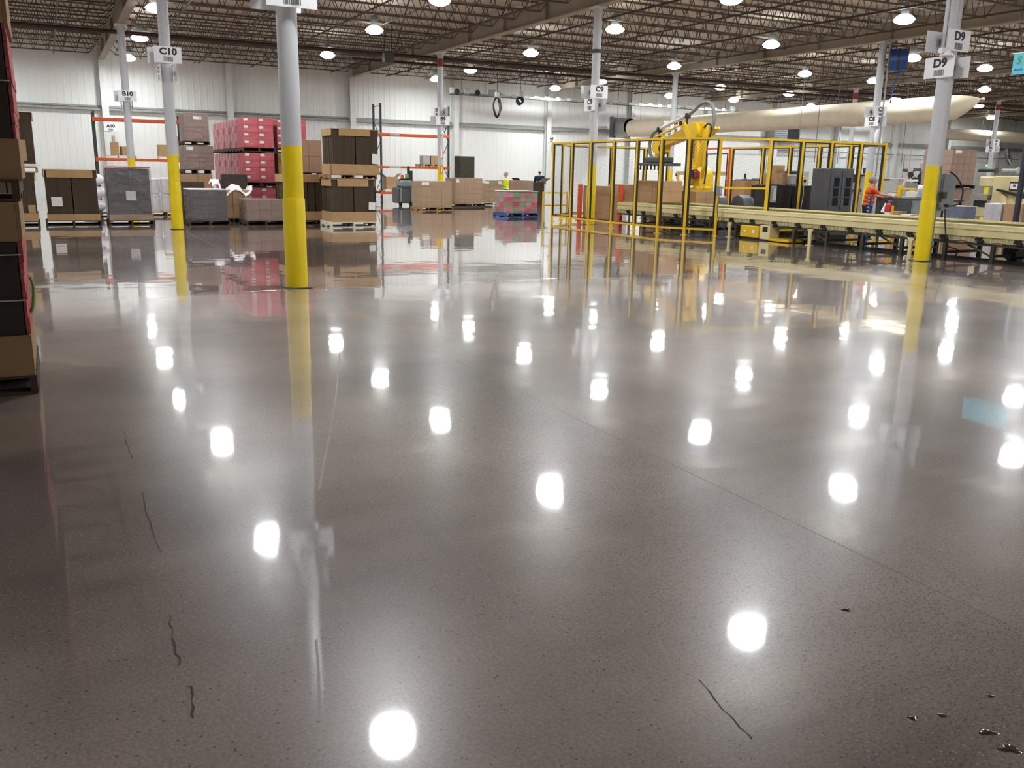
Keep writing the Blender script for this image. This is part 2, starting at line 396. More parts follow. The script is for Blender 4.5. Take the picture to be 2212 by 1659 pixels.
# ---------------------------------------------------------------- high bay lamps
LAMPZ = 6.3
lamp_lens = MB().lathe([(.32, -.03), (.27, -.10), (.16, -.15), (.0, -.165)], 12).mesh('lens', GLOWL, 60)
lamp_bowl = MB().lathe([(.12, .12), (.22, .07), (.32, -.03)], 12).mesh('reflector_bowl', GLOWU, 60)
for me_, up_ in ((lamp_lens, -1), (lamp_bowl, -1)):            # faces look outwards and down
    if sum(p.normal.z*p.area for p in me_.polygons)*(1 if me_ is lamp_lens else -1) > 0: me_.flip_normals()
lamp_top = MB().lathe([(0, .46), (.10, .46), (.125, .42), (.125, .17), (.13, .115), (0, .115)], 12).mesh('ballast_housing', LAMPTOP, 40)
lamp_rod = MB().cyl((0, 0, .44), (0, 0, DECKZ-LAMPZ), .012, n=5).mesh('hanger_rod', LAMPTOP)
rows = [  # (row description, lamps front to back)
 ('over column C10', [(.79, -1.2), (.74, 6.2), (.95, 13.5), (.68, 19.3), (.84, 26.5), (.99, 33.7)]),
 ('between C10 and C9', [(7.3, -1.25), (7.57, 6.1), (7.63, 13.25), (7.8, 19.5), (8.3, 27.1)]),
 ('past column C9', [(14.5, 3.2), (14.35, 8.65), (14.57, 14.65), (15.1, 21.5), (15.66, 28.55), (15.9, 33.4)]),
 ('between C9 and C8', [(21.4, 3.2), (20.75, 8.2), (21.2, 14.3), (22.34, 21.5), (23.37, 29.0), (23.4, 33.8)]),
 ('past column C8', [(28.2, 1.2), (28.2, 7.6), (28.27, 13.85), (29.0, 20.3), (30.2, 27.6), (31.2, 33.4)]),
 ('over the duct', [(34.5, 1.4), (34.5, 7.9), (33.4, 14.3), (33.8, 20.5), (35.7, 28.1), (36.1, 33.25)]),
 ('beyond the duct', [(41.5, .9), (41.5, 7.4), (41.5, 14.0), (41.6, 20.0), (42.8, 26.6), (43, 33.5)]),
 ('over far machines', [(50.5, 1), (50.5, 7.5), (50.5, 14), (50.5, 20.5), (50.5, 26.55), (50.5, 33.6)]),
 ('farthest away', [(61, 1), (61, 7.5), (61, 14), (61, 20.5), (61, 26.5), (60.85, 32.8)]),
 ('beyond the cartons', [(-6.2, -1), (-6.2, 6), (-6.2, 13), (-6.2, 20), (-6.2, 27), (-6.2, 33.6)]),
]
ordn = ['first', 'second', 'third', 'fourth', 'fifth', 'sixth', 'seventh', 'eighth']
ld_ = bpy.data.lights.new('lamp_light', 'AREA'); ld_.shape = 'DISK'; ld_.size = .56; ld_.energy = LAMP_POWER; ld_.color = (.95, .98, 1.)
def lamp(x, y, label, z=LAMPZ):
    t = thing('high_bay_lamp', label, 'lamp', (x, y, z), 0, 'lit high bay lamps')
    put('reflector_bowl', lamp_bowl, t); put('lens', lamp_lens, t); put('ballast_housing', lamp_top, t); put('hanger_rod', lamp_rod, t); put('lamp_light', ld_, t, (0, 0, -.175))
for nm, pp in rows:
    for k, (x, y) in enumerate(reversed(pp)): lamp(x, y, f'lit high bay lamp, {ordn[k]} from the back wall in the row {nm}')
for i_, x in enumerate((7.7, 14.6, 21.6, 28.5, 42)):
    for k, y in enumerate((-8, -15.5, -22)): lamp(x, y, f'lit high bay lamp behind the viewer, {ordn[k]} row back, {NUM[i_]} across')

# ---------------------------------------------------------------- columns and their signs
COLR = .127
def column(name, x, y, kind='plain'):
    t = thing('support_column', f'round grey steel column {name} with yellow painted foot' if kind != 'red' else f'round white column {name} with a red band under the roof', 'column', (x, y, 0), 0, 'hall columns', 'structure')
    MB().cyl((0, 0, 1.8), (0, 0, 6.36), COLR, n=28).build('shaft', COLM, t, smooth=40)
    MB().cyl((0, 0, 1.14), (0, 0, 1.8), COLR+.002, n=28).build('yellow_paint', YELM, t, smooth=40)
    MB().lathe([(COLR, .01), (COLR+.014, .01), (COLR+.014, 1.13), (COLR+.010, 1.15), (COLR, 1.15)], 28).build('guard_sleeve', YELM, t, smooth=40)
    MB().cbox(-.165, .165, -.165, .165, 0, .012, .004).build('base_plate', OLIVE, t)
    MB().cbox(-.2, .2, -.2, .2, 6.32, 6.36, .004).build('cap_plate', COLM, t)
    if kind == 'red': MB().cyl((0, 0, 5.78), (0, 0, 6.1), COLR+.004, n=24).build('red_band', REDP, t, smooth=40)
    return t
cols = {}
for i, rn in enumerate('DCB'):
    for j in range(0, 8):
        nm = f'{rn}{10-j}'
        if nm in ('D10', 'C10', 'B10', 'D9', 'C9', 'B9', 'C8', 'B8', 'B7', 'B6', 'C7', 'B5'):
            cols[nm] = column(nm, j*GX, i*GY, 'red' if nm in ('B9', 'B7', 'B6') else 'plain')
plate_me = MB().cbox(-.31, .31, -.003, .003, -.185, .185, .002).mesh('plate', SIGNM)
def barcode_me():
    m_ = MB(); x = -.11; rnd = random.Random(3)
    while x < .105:
        wd = rnd.choice((.008, .012, .018)); m_.box(x, min(x+wd, .11), -.0052, -.0032, -.055, .055); x += wd+rnd.choice((.006, .008, .01))
    return m_.mesh('barcode', INKG)
bar_me = barcode_me()
clip_me = MB().box(-.03, .03, .003, .05, -.05, .05).mesh('bracket', STEEL)
def sign(txt, x, y, z, face, label, off=.18, dx=0., sc=1.):
    rz = {'-y': 0, '-x': R(-90), '+y': R(180), '+x': R(90)}[face]
    d = {'-y': (dx, -off), '-x': (-off, -dx), '+y': (-dx, off), '+x': (off, dx)}[face]
    t = thing('column_sign', label, 'sign', (x+d[0], y+d[1], z), rz, 'column location signs'); t.scale = (sc, 1, sc)
    put('plate', plate_me, t); put('bracket', clip_me, t)
    lettering(txt, .205, INK, t, (.01, -.0042, .07), bold=.045, M=Matrix.Diagonal((1.12, 1, 1, 1)))
    put('barcode', bar_me, t, (.01, 0, -.098))
def signs(nm, zu, zl, front='upper'):
    x, y = cols[nm].location[:2]; a, b = (zu, zl) if front == 'upper' else (zl, zu)
    sign(nm, x, y, a, '-y', f'white sign reading {nm} above a barcode, facing the open floor on column {nm}', dx=.03)
    sign(nm, x, y, b, '-x', f'white sign reading {nm}, mounted at right angles on the conveyor side of column {nm}')
    sign(nm, x, y, a, '+y', f'white back of the {nm} sign facing the far wall', dx=.08)
    sign(nm, x, y, b, '+x', f'white back of the {nm} sign facing along the hall', dx=-.05)
signs('D10', 3.60, 4.0); signs('C10', 4.105, 3.70); signs('B10', 3.95, 3.58); signs('D9', 4.02, 3.56); signs('C9', 3.955, 3.585)
signs('B9', 3.62, 3.97); signs('C8', 3.95, 3.62); signs('B8', 3.95, 3.6); signs('B6', 3.9, 3.5)
for k, nm in ((0, 'A10'), (2, 'A9'), (4, 'A8')):
    sign(nm, 6.096*k+.15, YW-.43, 3.3 if k < 3 else 3.55, '-y', f'small white sign reading {nm} fixed to a post of the back wall', off=.03, sc=.95)
# fittings on the columns
D9 = cols['D9'].location
t = thing('electrical_conduit', 'grey conduit and trunking running up column D9', 'conduit', (D9.x, D9.y, 0))
MB().cyl((-.16, -.02, 3.9), (-.16, -.02, 6.36), .02, n=8).build('upper_conduit', COLM, t, smooth=40)
MB().box(.13, .19, -.06, .06, 1.8, 6.3).build('trunking', COLM, t)
MB().box(.15, .21, -.05, .05, 0.02, 1.8).build('lower_trunking', MGREY, t)
t = thing('electrical_box', 'tall grey electrical box with black cable loop behind column D9', 'electrical box', (D9.x+.52, D9.y+.1, .0))
MB().cbox(-.20, .20, -.11, .11, .96, 1.66, .01).build('enclosure', MGREY, t)
MB().cbox(-.18, .18, -.125, -.11, .98, 1.64, .004).build('cover', MGREY, t)
MB().box(-.26, -.20, -.02, .04, 1.0, 1.6).build('mounting_arm', MGREY, t)
MB().box(-.24, -.20, -.02, .04, 0, 1.0).build('stand_post', MGREY, t)
t = thing('socket_box', 'small grey socket boxes with plugs on the side of column D9', 'socket box', (D9.x+.24, D9.y-.12, 1.02))
MB().cbox(-.05, .05, -.05, .05, 0, .10, .008).build('lower_box', MGREY, t); MB().cbox(-.045, .05, -.05, .05, .17, .30, .008).build('upper_box', OLIVE, t)
MB().cyl((0, -.05, .05), (.05, -.10, .04), .03, n=8).build('plug', RUBBER, t, smooth=40)
def cable(label, pts, r=.012, m=None, name='cable', cat='cable', group=None):
    return tag(MB().tube(curve(pts), r, 6).build(name, m or RUBBER, smooth=50), label, cat, group)
cable('black cable looping from the socket boxes on column D9 up to the electrical box', [(D9.x+.28, D9.y-.20, 1.05), (D9.x+.55, D9.y-.24, 1.1), (D9.x+.66, D9.y-.22, 1.35), (D9.x+.45, D9.y-.2, 1.6), (D9.x+.36, D9.y-.1, 1.7)], .014)
cable('black cable hanging from column D9 down under the conveyor', [(D9.x+.26, D9.y-.18, 1.0), (D9.x+.30, D9.y-.2, .7), (D9.x+.40, D9.y-.2, .4), (D9.x+.55, D9.y-.15, .28), (D9.x+.9, D9.y-.1, .2), (D9.x+1.0, D9.y, .06)], .012)
t = thing('camera_dome', 'small white camera housing on an arm above the lower D9 sign', 'camera', (D9.x-.24, D9.y-.16, 3.79))
MB().cyl((-.17, 0, .03), (.02, 0, .05), .05, n=12).build('camera_body', SIGNM, t, smooth=40); MB().lathe([(0, .06), (.06, .05), (.11, -.02), (.12, -.05), (0, -.05)], 14).build('sun_hood', SIGNM, t, smooth=40)
MB().box(-.01, .14, .0, .06, .0, .03).build('mounting_arm', STEEL, t)
# hose reel and strap fittings
C9 = cols['C9'].location; C8 = cols['C8'].location; B9 = cols['B9'].location
t = thing('hose_bracket', 'dark steel bracket with diagonal strut clamped high on column C9', 'bracket', (C9.x, C9.y, 5.12))
MB().lathe([(COLR+.002, -.05), (COLR+.03, -.05), (COLR+.03, .05), (COLR+.002, .05)], 16).build('clamp', OLIVE, t, smooth=40)
MB().box(.14, .55, -.03, .03, -.02, .04).build('arm', OLIVE, t); MB().cyl((.46, 0, 0), (.15, 0, -.62), .04, n=6).build('strut', OLIVE, t)
t = thing('cord_reel', 'big blue reel with dark flanges hung beside column C8', 'cord reel', (C8.x+.36, C8.y-.42, 5.74), R(40))
Mx = Matrix.Rotation(R(90), 4, 'X')
MB().lathe([(0, -.26), (.38, -.26), (.38, .28), (0, .28)], 20, Mx).build('drum', BLUEM, t, smooth=40)
for z in (-.30, .28): MB().lathe([(0, z), (.44, z), (.44, z+.05), (0, z+.05)], 22, Mx).build('flange', DGREY, t, smooth=40)
MB().lathe([(.382, -.02), (.39, -.02), (.39, .05), (.382, .05)], 20, Mx).build('strap', OLIVE, t, smooth=40)
MB().box(-.05, .05, .33, .46, -.06, .06).build('bracket', DGREY, t)
MB().tube(curve([(.1, -.1, -.36), (-.02, -.05, -.55), (-.14, .05, -.9), (-.18, .1, -1.5)]), .022, 6).build('blue_cord', BLUEM, t, smooth=40)
for nm, x, y, lab in (('C8', C8.x-.04, C8.y-.34, 'pale vertical drop pipe beside column C8 from the roof'),):
    tag(MB().cyl((0, 0, 0), (0, 0, 6.9), .028, n=8).build('drop_pipe', GALV, None, (x, y, 0), smooth=40), lab, 'pipe')
t = thing('pole_camera', 'small white bracket camera under the signs on column B9', 'camera', (B9.x, B9.y-.2, 3.1))
MB().ball((0, 0, 0), .09, 12).build('dome', SIGNM, t, smooth=60); MB().box(-.03, .03, 0, .08, .04, .12).build('bracket', SIGNM, t); MB().cyl((.1, 0, .05), (.2, .05, .25), .02, n=6).build('aerial', INK, t)
t = thing('warning_label', 'narrow red and white vertical warning sign on column B9 above the yellow paint', 'sign', (B9.x, B9.y-COLR-.012, 2.3))
MB().cbox(-.07, .07, -.003, .003, -.26, .26, .002).build('plate', SIGNM, t); MB().box(-.055, .055, -.005, -.003, -.235, .235).build('red_field', REDS, t)
MB().box(-.03, .03, -.0065, -.005, -.2, .2).build('text_strip', SIGNM, t)
t = thing('warning_label', 'narrow orange warning sign on the yellow foot of column B9', 'sign', (B9.x, B9.y-COLR-.02, 1.62))
MB().cbox(-.06, .06, -.003, .003, -.16, .16, .002).build('plate', REDS, t); MB().box(-.025, .025, -.005, -.003, -.13, .13).build('text_strip', SIGNM, t)

# ---------------------------------------------------------------- pallets and cartons
def pallet(label, x0, x1, y0, y1, z0=0., m=None, h=.13, group=None):
    m = m or WOOD; wd, d = x1-x0, y1-y0
    t = thing('pallet', label, 'pallet', ((x0+x1)/2, (y0+y1)/2, z0), 0, group or 'pallets'); key = (m.name, round(wd, 3), round(d, 3), round(h, 3))
    top = cached(('pt',)+key, lambda: MB().cbox(-wd/2, wd/2, -d/14, d/14, 0, .02, .003).mesh('deck_board', m))
    bot = cached(('pb',)+key, lambda: MB().cbox(-wd/2, wd/2, -d/16, d/16, 0, .018, .003).mesh('bottom_board', m))
    strg = cached(('ps',)+key, lambda: MB().prism([(-d/2, .018), (-d*.38, .018), (-d*.36, .045), (-d*.16, .045), (-d*.14, .018), (d*.14, .018), (d*.16, .045), (d*.36, .045), (d*.38, .018), (d/2, .018), (d/2, h-.02), (-d/2, h-.02)], -.022, .022, Matrix.Rotation(R(90), 4, 'Z')).mesh('stringer', m))
    for k in range(6): put('deck_board', top, t, (0, -d/2+d/14+k*(d-d/7)/5, h-.02))
    for k in range(3): put('bottom_board', bot, t, (0, -d/2+d/16+k*(d-d/8)/2, 0))
    for k in (-1, 0, 1): put('stringer', strg, t, (k*(wd/2-.022), 0, 0))
    return t
def film_shell(x0, x1, y0, y1, z0, z1, m, parent, top=True, n=9, amp=.018):
    rnd = random.Random(int((x0*91+y0*37+z0*11)*10)); mb = MB()
    def face(o, a, b, nr):
        v = []; f = []
        for i in range(n+1):
            for j in range(n+1):
                e = 0 if i in (0, n) or j in (0, n) else rnd.uniform(-.2, 1)*amp
                v.append(Vector(o)+Vector(a)*(i/n)+Vector(b)*(j/n)+Vector(nr)*(e+.006))
        for i in range(n):
            for j in range(n): f.append((i*(n+1)+j, (i+1)*(n+1)+j, (i+1)*(n+1)+j+1, i*(n+1)+j+1))
        mb.add(v, f)
    X, Y, Z = (x1-x0, 0, 0), (0, y1-y0, 0), (0, 0, z1-z0)
    face((x0, y0, z0), X, Z, (0, -1, 0)); face((x0, y1, z0), X, Z, (0, 1, 0)); face((x0, y0, z0), Y, Z, (-1, 0, 0)); face((x1, y0, z0), Y, Z, (1, 0, 0))
    if top: face((x0, y0, z1), X, Y, (0, 0, 1))
    me = mb.mesh('stretch_film', m); me.shade_smooth(); return put('stretch_film', me, parent)
def sheet(parent, face, a, z, wd, h, m=None, x0=0, y0=0, name='label_sheet', tilt=0.):
    m_ = MB()
    if face == '-y': m_.box(-wd/2, wd/2, -.004, 0, -h/2, h/2); loc = (a, y0-.012, z)
    else: m_.box(-.004, 0, -wd/2, wd/2, -h/2, h/2); loc = (x0-.012, a, z)
    o = m_.build(name, m or PAPER, parent, loc)
    if tilt: o.rotation_euler = (0, tilt, 0) if face == '-y' else (tilt, 0, 0)
    return o
def cargo(label, x0, x1, y0, y1, z0, z1, nx, ny, nz, m, wrap=None, sheets=(), group=None, tags=None, name='carton_stack', tape=False, tagm=None):
    t = thing(name, label, 'carton stack', ((x0+x1)/2, (y0+y1)/2, z0), 0, group)
    W, D, H = x1-x0, y1-y0, z1-z0; cw, cd, ch = W/nx, D/ny, H/nz; g = .003
    ms = m if isinstance(m, (list, tuple)) else [m]; rnd = random.Random(int(x0*100+y0*10+z0))
    mes = [cached(('ct', q.name, round(cw, 3), round(cd, 3), round(ch, 3)), lambda q=q: MB().cbox(-cw/2+g, cw/2-g, -cd/2+g, cd/2-g, .001, ch-.001, .006).mesh('carton', q)) for q in ms]
    tgm = cached(('tag', round(cw, 2), round(ch, 2), tagm and tagm.name), lambda: MB().box(-cw*.14, cw*.14, -.003, 0, -ch*.16, ch*.16).mesh('white_tag', tagm or PAPER))
    tpm = cached(('tape', round(cd, 2)), lambda: MB().box(-.025, .025, -cd/2+g-.002, cd/2-g, .0, .002).mesh('tape', KRAFT))
    for k in range(nz):
        for i in range(nx):
            for j in range(ny):
                if 0 < i < nx-1 and 0 < j < ny-1 and k < nz-1: continue
                me = mes[(i*2+j*3+k*3+(k*i) % 2) % len(mes)] if len(mes) > 1 else mes[0]
                o = put('carton', me, t, (-W/2+cw*(i+.5)+rnd.uniform(-.003, .003), -D/2+cd*(j+.5)+rnd.uniform(-.003, .003), k*ch))
                if tags and j == 0: put('white_tag', tgm, o, (tags[0]*cw, -cd/2, ch*tags[1]))
                if tape and k == nz-1: put('tape', tpm, o, (0, 0, ch-.001))
    if wrap: film_shell(-W/2, W/2, -D/2, D/2, .0, H, wrap, t)
    for s in sheets: sheet(t, s[0], s[1], s[2], s[3], s[4], s[5] if len(s) > 5 else None, x0=-W/2, y0=-D/2, tilt=s[6] if len(s) > 6 else 0)
    return t
def bale(label, x0, x1, y0, y1, z0, z1, m=None, n=2, tray=.22, cap=(.05, .8, .2), sheets=(), wrap=None, side=None, group=None, straps=(), traym=None, lean=0.):
    m = m or DARKB; t = thing('flat_carton_bale', label, 'carton bale', ((x0+x1)/2, (y0+y1)/2, z0), 0, group)
    W, D, H = x1-x0, y1-y0, z1-z0; rnd = random.Random(int(x0*77+z0*13+y0)); bw = W/n
    for i in range(n):
        mb = MB(); ns = 14; xa = -W/2+i*bw+.008; xb = xa+bw-.016
        for k in range(ns):
            ya = -D/2+.015+k*(D-.03)/ns; j = rnd.uniform(0, .014)
            mb.box(xa+j, xb-rnd.uniform(0, .012), ya+.001, ya+(D-.03)/ns-.001, .004, H-.006-rnd.uniform(0, .012))
        mb.build('bundle', m, t)
    if side:                                # a row of printed edges along the end face
        mb = MB(); k = 0; z = tray
        while z < H-.24:
            hh = rnd.uniform(.05, .12); mb.box(W/2-.012, W/2+rnd.uniform(.002, .02), -D/2+.03, D/2-.03, z, min(z+hh, H-.24)); z += hh+.004
        mb.build('printed_edges', side, t)
    tm = traym or KRAFT
    if tray:
        mb = MB(); th = .012
        mb.box(-W/2-th, W/2+th, -D/2-th, -D/2, .0, tray).box(-W/2-th, W/2+th, D/2, D/2+th, 0, tray)
        mb.box(-W/2-th, -W/2, -D/2, D/2, 0, tray).box(W/2, W/2+th, -D/2, D/2, 0, tray); mb.build('base_tray', tm, t)
    if cap:
        a, b, h = cap; xa, xb = -W/2+a*W, -W/2+b*W; th = .012
        mb = MB().box(-W/2-th, W/2+th, -D/2-th, D/2+th, H-.004, H+.012).box(xa, xb, -D/2-2*th, -D/2-.001, H-h, H+.012).box(-W/2-2*th, -W/2-.001, -D/2+.05, D/2-.05, H-h, H+.012).box(W/2+.001, W/2+2*th, -D/2+.05, D/2-.05, H-h, H+.012)
        mb.build('top_cap', tm, t)
    for z in straps: MB().box(-W/2-.004, W/2+.004, -D/2-.004, D/2+.004, z, z+.007).build('strap', LGREY, t)
    if wrap: film_shell(-W/2-.02, W/2+.02, -D/2-.02, D/2+.02, .0, H+.02, wrap, t)
    for s in sheets: sheet(t, s[0], s[1], s[2], s[3], s[4], s[5] if len(s) > 5 else None, x0=-W/2, y0=-D/2-.01, tilt=s[6] if len(s) > 6 else 0)
    return t
TRAYSHADE = mat('shaded_kraft_tray', (150, 120, 84), .8, var=.1)  # kraft board darkened in colour for the shade on the foreground trays and lids
# foreground pair of loads at the edge of the picture
pallet('dark wooden pallet under the foreground carton bale', -4.15, -2.98, -4.92, -3.78, 0, WOODD)
fb = bale('tall dark carton bale with red printed edges standing nearest the camera', -4.13, -3.0, -4.9, -3.8, .13, 1.262, DARKB2, 2, .27, (.0, 1., .24), traym=TRAYSHADE, side=REDEDGE, straps=(.5, .8))
MB().tube(curve([(.60, -.2, .62), (.615, -.2, .55), (.6, -.2, .42), (.57, -.15, .35)]), .012, 6).build('green_strap', GREENB, fb, smooth=40)
pallet('dark wooden pallet between the two foreground carton bales', -4.15, -2.96, -4.92, -3.78, 1.276, WOODD, .14)
bale('upper dark carton bale with red edges and tan lid, on the nearest bale', -4.12, -2.95, -4.88, -3.8, 1.416, 2.62, DARKB2, 2, .25, (.0, 1., .26), traym=TRAYSHADE, side=REDEDGE, straps=(.6,))
# tall dark pair behind the foreground bales
pallet('wooden pallet under the tall double bale at the edge', -4.35, -3.05, 13.6, 14.8, 0, WOODD)
bale('dark carton bale at the edge, lower of the tall pair', -4.3, -3.08, 13.65, 14.75, .13, 1.30, None, 2, .2, (.1, .8, .18), sheets=(('-y', .5, .3, .16, .2, KRAFT),))
pallet('wooden pallet between the tall pair of bales at the edge', -4.35, -2.98, 13.6, 14.8, 1.314, WOOD)
bale('dark carton bale with tan corner, upper of the tall pair at the edge', -4.25, -3.0, 13.65, 14.75, 1.444, 2.74, None, 2, .0, (.1, .8, .16), sheets=(('-y', .37, .4, .16, .5, KRAFT), ('-y', .5, .05, .45, .06)))
# front row
pallet('dark wooden pallet under the wide bale beside the wrapped one', -2.92, -1.62, 13.9, 15.0, 0, WOODD)
bale('wide dark carton bale with tan lid and white sheet, first of the front row', -2.86, -1.66, 13.94, 14.96, .13, 1.39, None, 2, .16, (.05, .93, .19), sheets=(('-y', -.36, .47, .25, .23),))
pallet('dark wooden pallet under the film wrapped dark bale', -1.46, -.34, 13.8, 14.9, 0, WOODD)
t = bale('film wrapped dark bale with pink top and white label, second of the front row', -1.42, -.38, 13.84, 14.86, .13, 1.46, DARKB2, 2, .15, None, sheets=(('-y', .02, .63, .24, .24),), wrap=CLEARF)
MB().cbox(-.54, .54, -.53, .53, 1.345, 1.385, .015).build('top_sheet', PINKB, t)
pallet('dark wooden pallet under the low shiny wrapped bale', .45, 1.52, 13.3, 14.4, 0, WOODD)
t = cargo('low dark stack under shiny silver film beside column C10', .5, 1.46, 13.34, 14.36, .13, .93, 2, 2, 4, DARKB2, CLEARF)
MB().cbox(-.49, .49, -.52, .52, .80, .83, .01).build('top_sheet', WHITEP, t)
pallet('dark wooden pallet under the low film wrapped carton stack', 1.9, 2.95, 13.1, 14.2, 0, WOODD)
cargo('low brown carton stack in clear film, left of the big yellow column foot', 1.93, 2.92, 13.13, 14.17, .13, .70, 3, 2, 2, KRAFTP, CLEARF)
pallet('dark wooden pallet under the bale behind column D10', 2.98, 4.12, 13.25, 14.4, 0, WOODD)
bale('brown carton bale with tan lid half hidden behind column D10', 3.0, 4.08, 13.3, 14.35, .13, 1.37, None, 5, .24, (.0, .92, .2), group=None)
pallet('white painted pallet under the double bale right of column D10', 3.92, 5.22, 12.0, 13.1, 0, WOODW, .14)
bale('lower dark carton bale with white sheet on the white pallet', 3.98, 5.18, 12.03, 13.07, .14, 1.27, None, 2, .27, (.12, .84, .18), sheets=(('-y', .5, .43, .19, .2, None, .05),))
pallet('pale wooden pallet between the two bales right of column D10', 3.92, 5.24, 12.0, 13.1, 1.284, WOOD, .12)
t = bale('upper dark carton bale with tan lid and white sheet, topmost on the white pallet', 4.02, 5.3, 12.03, 13.07, 1.404, 2.58, None, 2, .27, (.14, .82, .17), sheets=(('-y', .54, .42, .2, .26, None, .05),))
MB().box(-.70, -.645, -.46, .2, .0, .26).build('loose_flap', KRAFT, t)
# second row behind: cartons, red cartons and odds and ends
pallet('wooden pallet under the brown stack behind the double bale', 3.7, 4.6, 14.75, 15.7, 1.30, WOODD)
cargo('plain brown carton stack behind the double bale, upper load', 3.72, 4.5, 14.8, 15.65, 1.43, 2.36, 2, 2, 2, KRAFTP, None)
cargo('plain brown carton stack behind column D10, lower load', 3.72, 4.55, 14.78, 15.68, .0, 1.295, 2, 2, 3, KRAFT2, None)
zl = [(0., .98), (1.0, 1.98), (2.0, 2.98)]
def redstack(pos, x0, y0, levels, front):
    for k in levels:
        z0 = k*1.0+.02
        pallet(f'dark pallet under level {("one", "two", "three")[k]} of the red carton stack {pos}', x0-.03, x0+.93, y0-.02, y0+.98, z0-.02, WOODD, .12, 'pallets under the red cartons')
        cargo(f'film wrapped red carton load, {("bottom", "middle", "top")[k]} level, {pos}', x0, x0+.88, y0, y0+.94, z0+.1, z0+.945, 2, 3, 4, [REDB] if front else [REDB, PINKB], CLEARF if not front else SMOKEF, group='red carton loads', tags=(-.28, .72))
redstack('in front beside the dark gap', 2.4, 15.6, (0, 1, 2), True)
redstack('one pallet behind the front one', 2.4, 16.66, (1, 2), False)
redstack('two pallets behind the front one', 2.4, 17.72, (1, 2), False)
redstack('three pallets behind the front one', 2.4, 18.78, (1, 2), False)
redstack('deepest of the row', 2.4, 19.84, (0, 1, 2), False)
redstack('beyond the gap behind column D10', 3.42, 15.75, (2, ), True)
cargo('brown carton stack supporting the red load behind column D10', 3.42, 4.3, 15.75, 16.7, 0, 1.98, 2, 2, 5, KRAFT2)
for k, q in ((0, 16.66), (1, 17.72), (2, 18.78)):
    cargo(f'dark carton load under the {("second", "third", "fourth")[k]} red stack of the row', 2.42, 3.26, q+.02, q+.94, 0, .98, 2, 2, 2, DARKB, group='dark loads under the red cartons')
pallet('pallet between the two tall brown loads beside column C10', .9, 1.72, 17.3, 18.4, 1.32, WOODD)
cargo('lower film wrapped brown carton load beside column C10', .94, 1.82, 17.3, 18.3, 1.45, 2.16, 2, 2, 3, KRAFTP, CLEARF, sheets=(('-y', -.25, .62, .2, .1),))
cargo('upper film wrapped brown carton load with white tag beside column C10', 1.0, 1.72, 17.3, 18.3, 2.29, 3.1, 1, 2, 2, KRAFTP, CLEARF, sheets=(('-y', .05, .68, .24, .08),))
pallet('top pallet under the highest brown load beside column C10', .96, 1.74, 17.3, 18.32, 2.19, WOODD, .1)
cargo('plain brown carton stack at the bottom of the tall pile beside column C10', .9, 1.75, 17.3, 18.4, 0, 1.31, 2, 2, 3, KRAFT2)
cargo('dark flat carton load behind the shiny wrapped bale', .56, 1.15, 15.0, 16.0, 0, 1.12, 1, 2, 3, DARKB)
cargo('dark brown box load under the red cartons', 1.78, 2.36, 15.05, 16.0, .0, 1.34, 1, 2, 2, DARKB2)
t = cargo('open brown box load draped with white plastic', 1.32, 2.3, 14.46, 15.0, .13, .92, 2, 1, 2, KRAFT2, None)
mb = MB(); rnd = random.Random(5); nn = 12; v = []; f = []
for i in range(nn+1):
    for j in range(7):
        x = -.55+1.1*i/nn; y = -.32+.6*j/6
        v.append((x+rnd.uniform(-.03, .03), y, .80+.10*math.sin(i*1.1)+.06*rnd.random()-(0.10 if j == 0 else 0)+(.14 if i < 3 else 0)))
for i in range(nn):
    for j in range(6): f.append((i*7+j, (i+1)*7+j, (i+1)*7+j+1, i*7+j+1))
me = mb.add(v+[(a, b, c-.012) for a, b, c in v], f+[tuple(q+len(v) for q in reversed(p)) for p in f]).mesh('plastic_sheet', WHITEP, 80); put('plastic_sheet', me, t)
pallet('dark pallet under the box load draped in plastic', 1.3, 2.32, 14.44, 15.02, 0, WOODD)
pallet('wooden pallet under the white wrapped bundles', -.02, 1.0, 18.45, 19.45, 0, WOOD)
for k, (x, z, hh, r_) in enumerate(((.18, .13, .55, .17), (.535, .13, .55, .16), (.85, .13, .5, .16), (.2, .69, .48, .16), (.55, .69, .5, .17))):
    tag(MB().lathe([(0, 0), (r_, 0), (r_+.006, .05), (r_, hh*.5), (r_+.004, hh-.04), (r_-.03, hh), (.06, hh), (.06, hh-.02), (0, hh-.02)], 18).build('paper_roll', WHITEP, None, (x, 18.8, z), smooth=40), f'white wrapped paper roll, {("lower near", "lower middle", "lower far", "upper near", "upper far")[k]} one of the group behind column C10', 'paper roll', 'white paper rolls')
for k, (x, y, z, s_) in enumerate(((-1.55, 18.2, .148, .5), (-1.5, 18.25, .535, .5), (-1.5, 18.2, .92, .48))):
    me = MB(); me.ball((0, 0, s_*.375), s_*.5, 14, sc=(1.1, .9, .75)); q = me.mesh('plastic_sack', WHITEP, 80)
    rnd = random.Random(k)
    for vv in q.vertices: vv.co += Vector((rnd.uniform(-.02, .02), rnd.uniform(-.02, .02), rnd.uniform(-.015, .015)))
    tag(put('plastic_sack', q, None, (x, y, z)), f'crumpled white plastic sack, {("bottom", "middle", "top")[k]} of the heap between the first two bales', 'sack', 'white sacks')
pallet('pallet under the heap of white sacks', -1.9, -1.1, 17.9, 18.7, 0, WOODD)
t = thing('folded_banner', 'narrow red folded sheet standing beside the film wrapped bale', 'sheet', (-1.36, 15.3, 0))
MB().prism([(-.02, .3), (.05, .3), (.04, .8), (.0, 1.42), (-.06, 1.42), (-.03, .8)], -.02, .02).build('cloth', REDB, t); MB().cyl((0, 0, 0), (0, 0, .35), .02, n=8).build('stand', BLACKM, t)
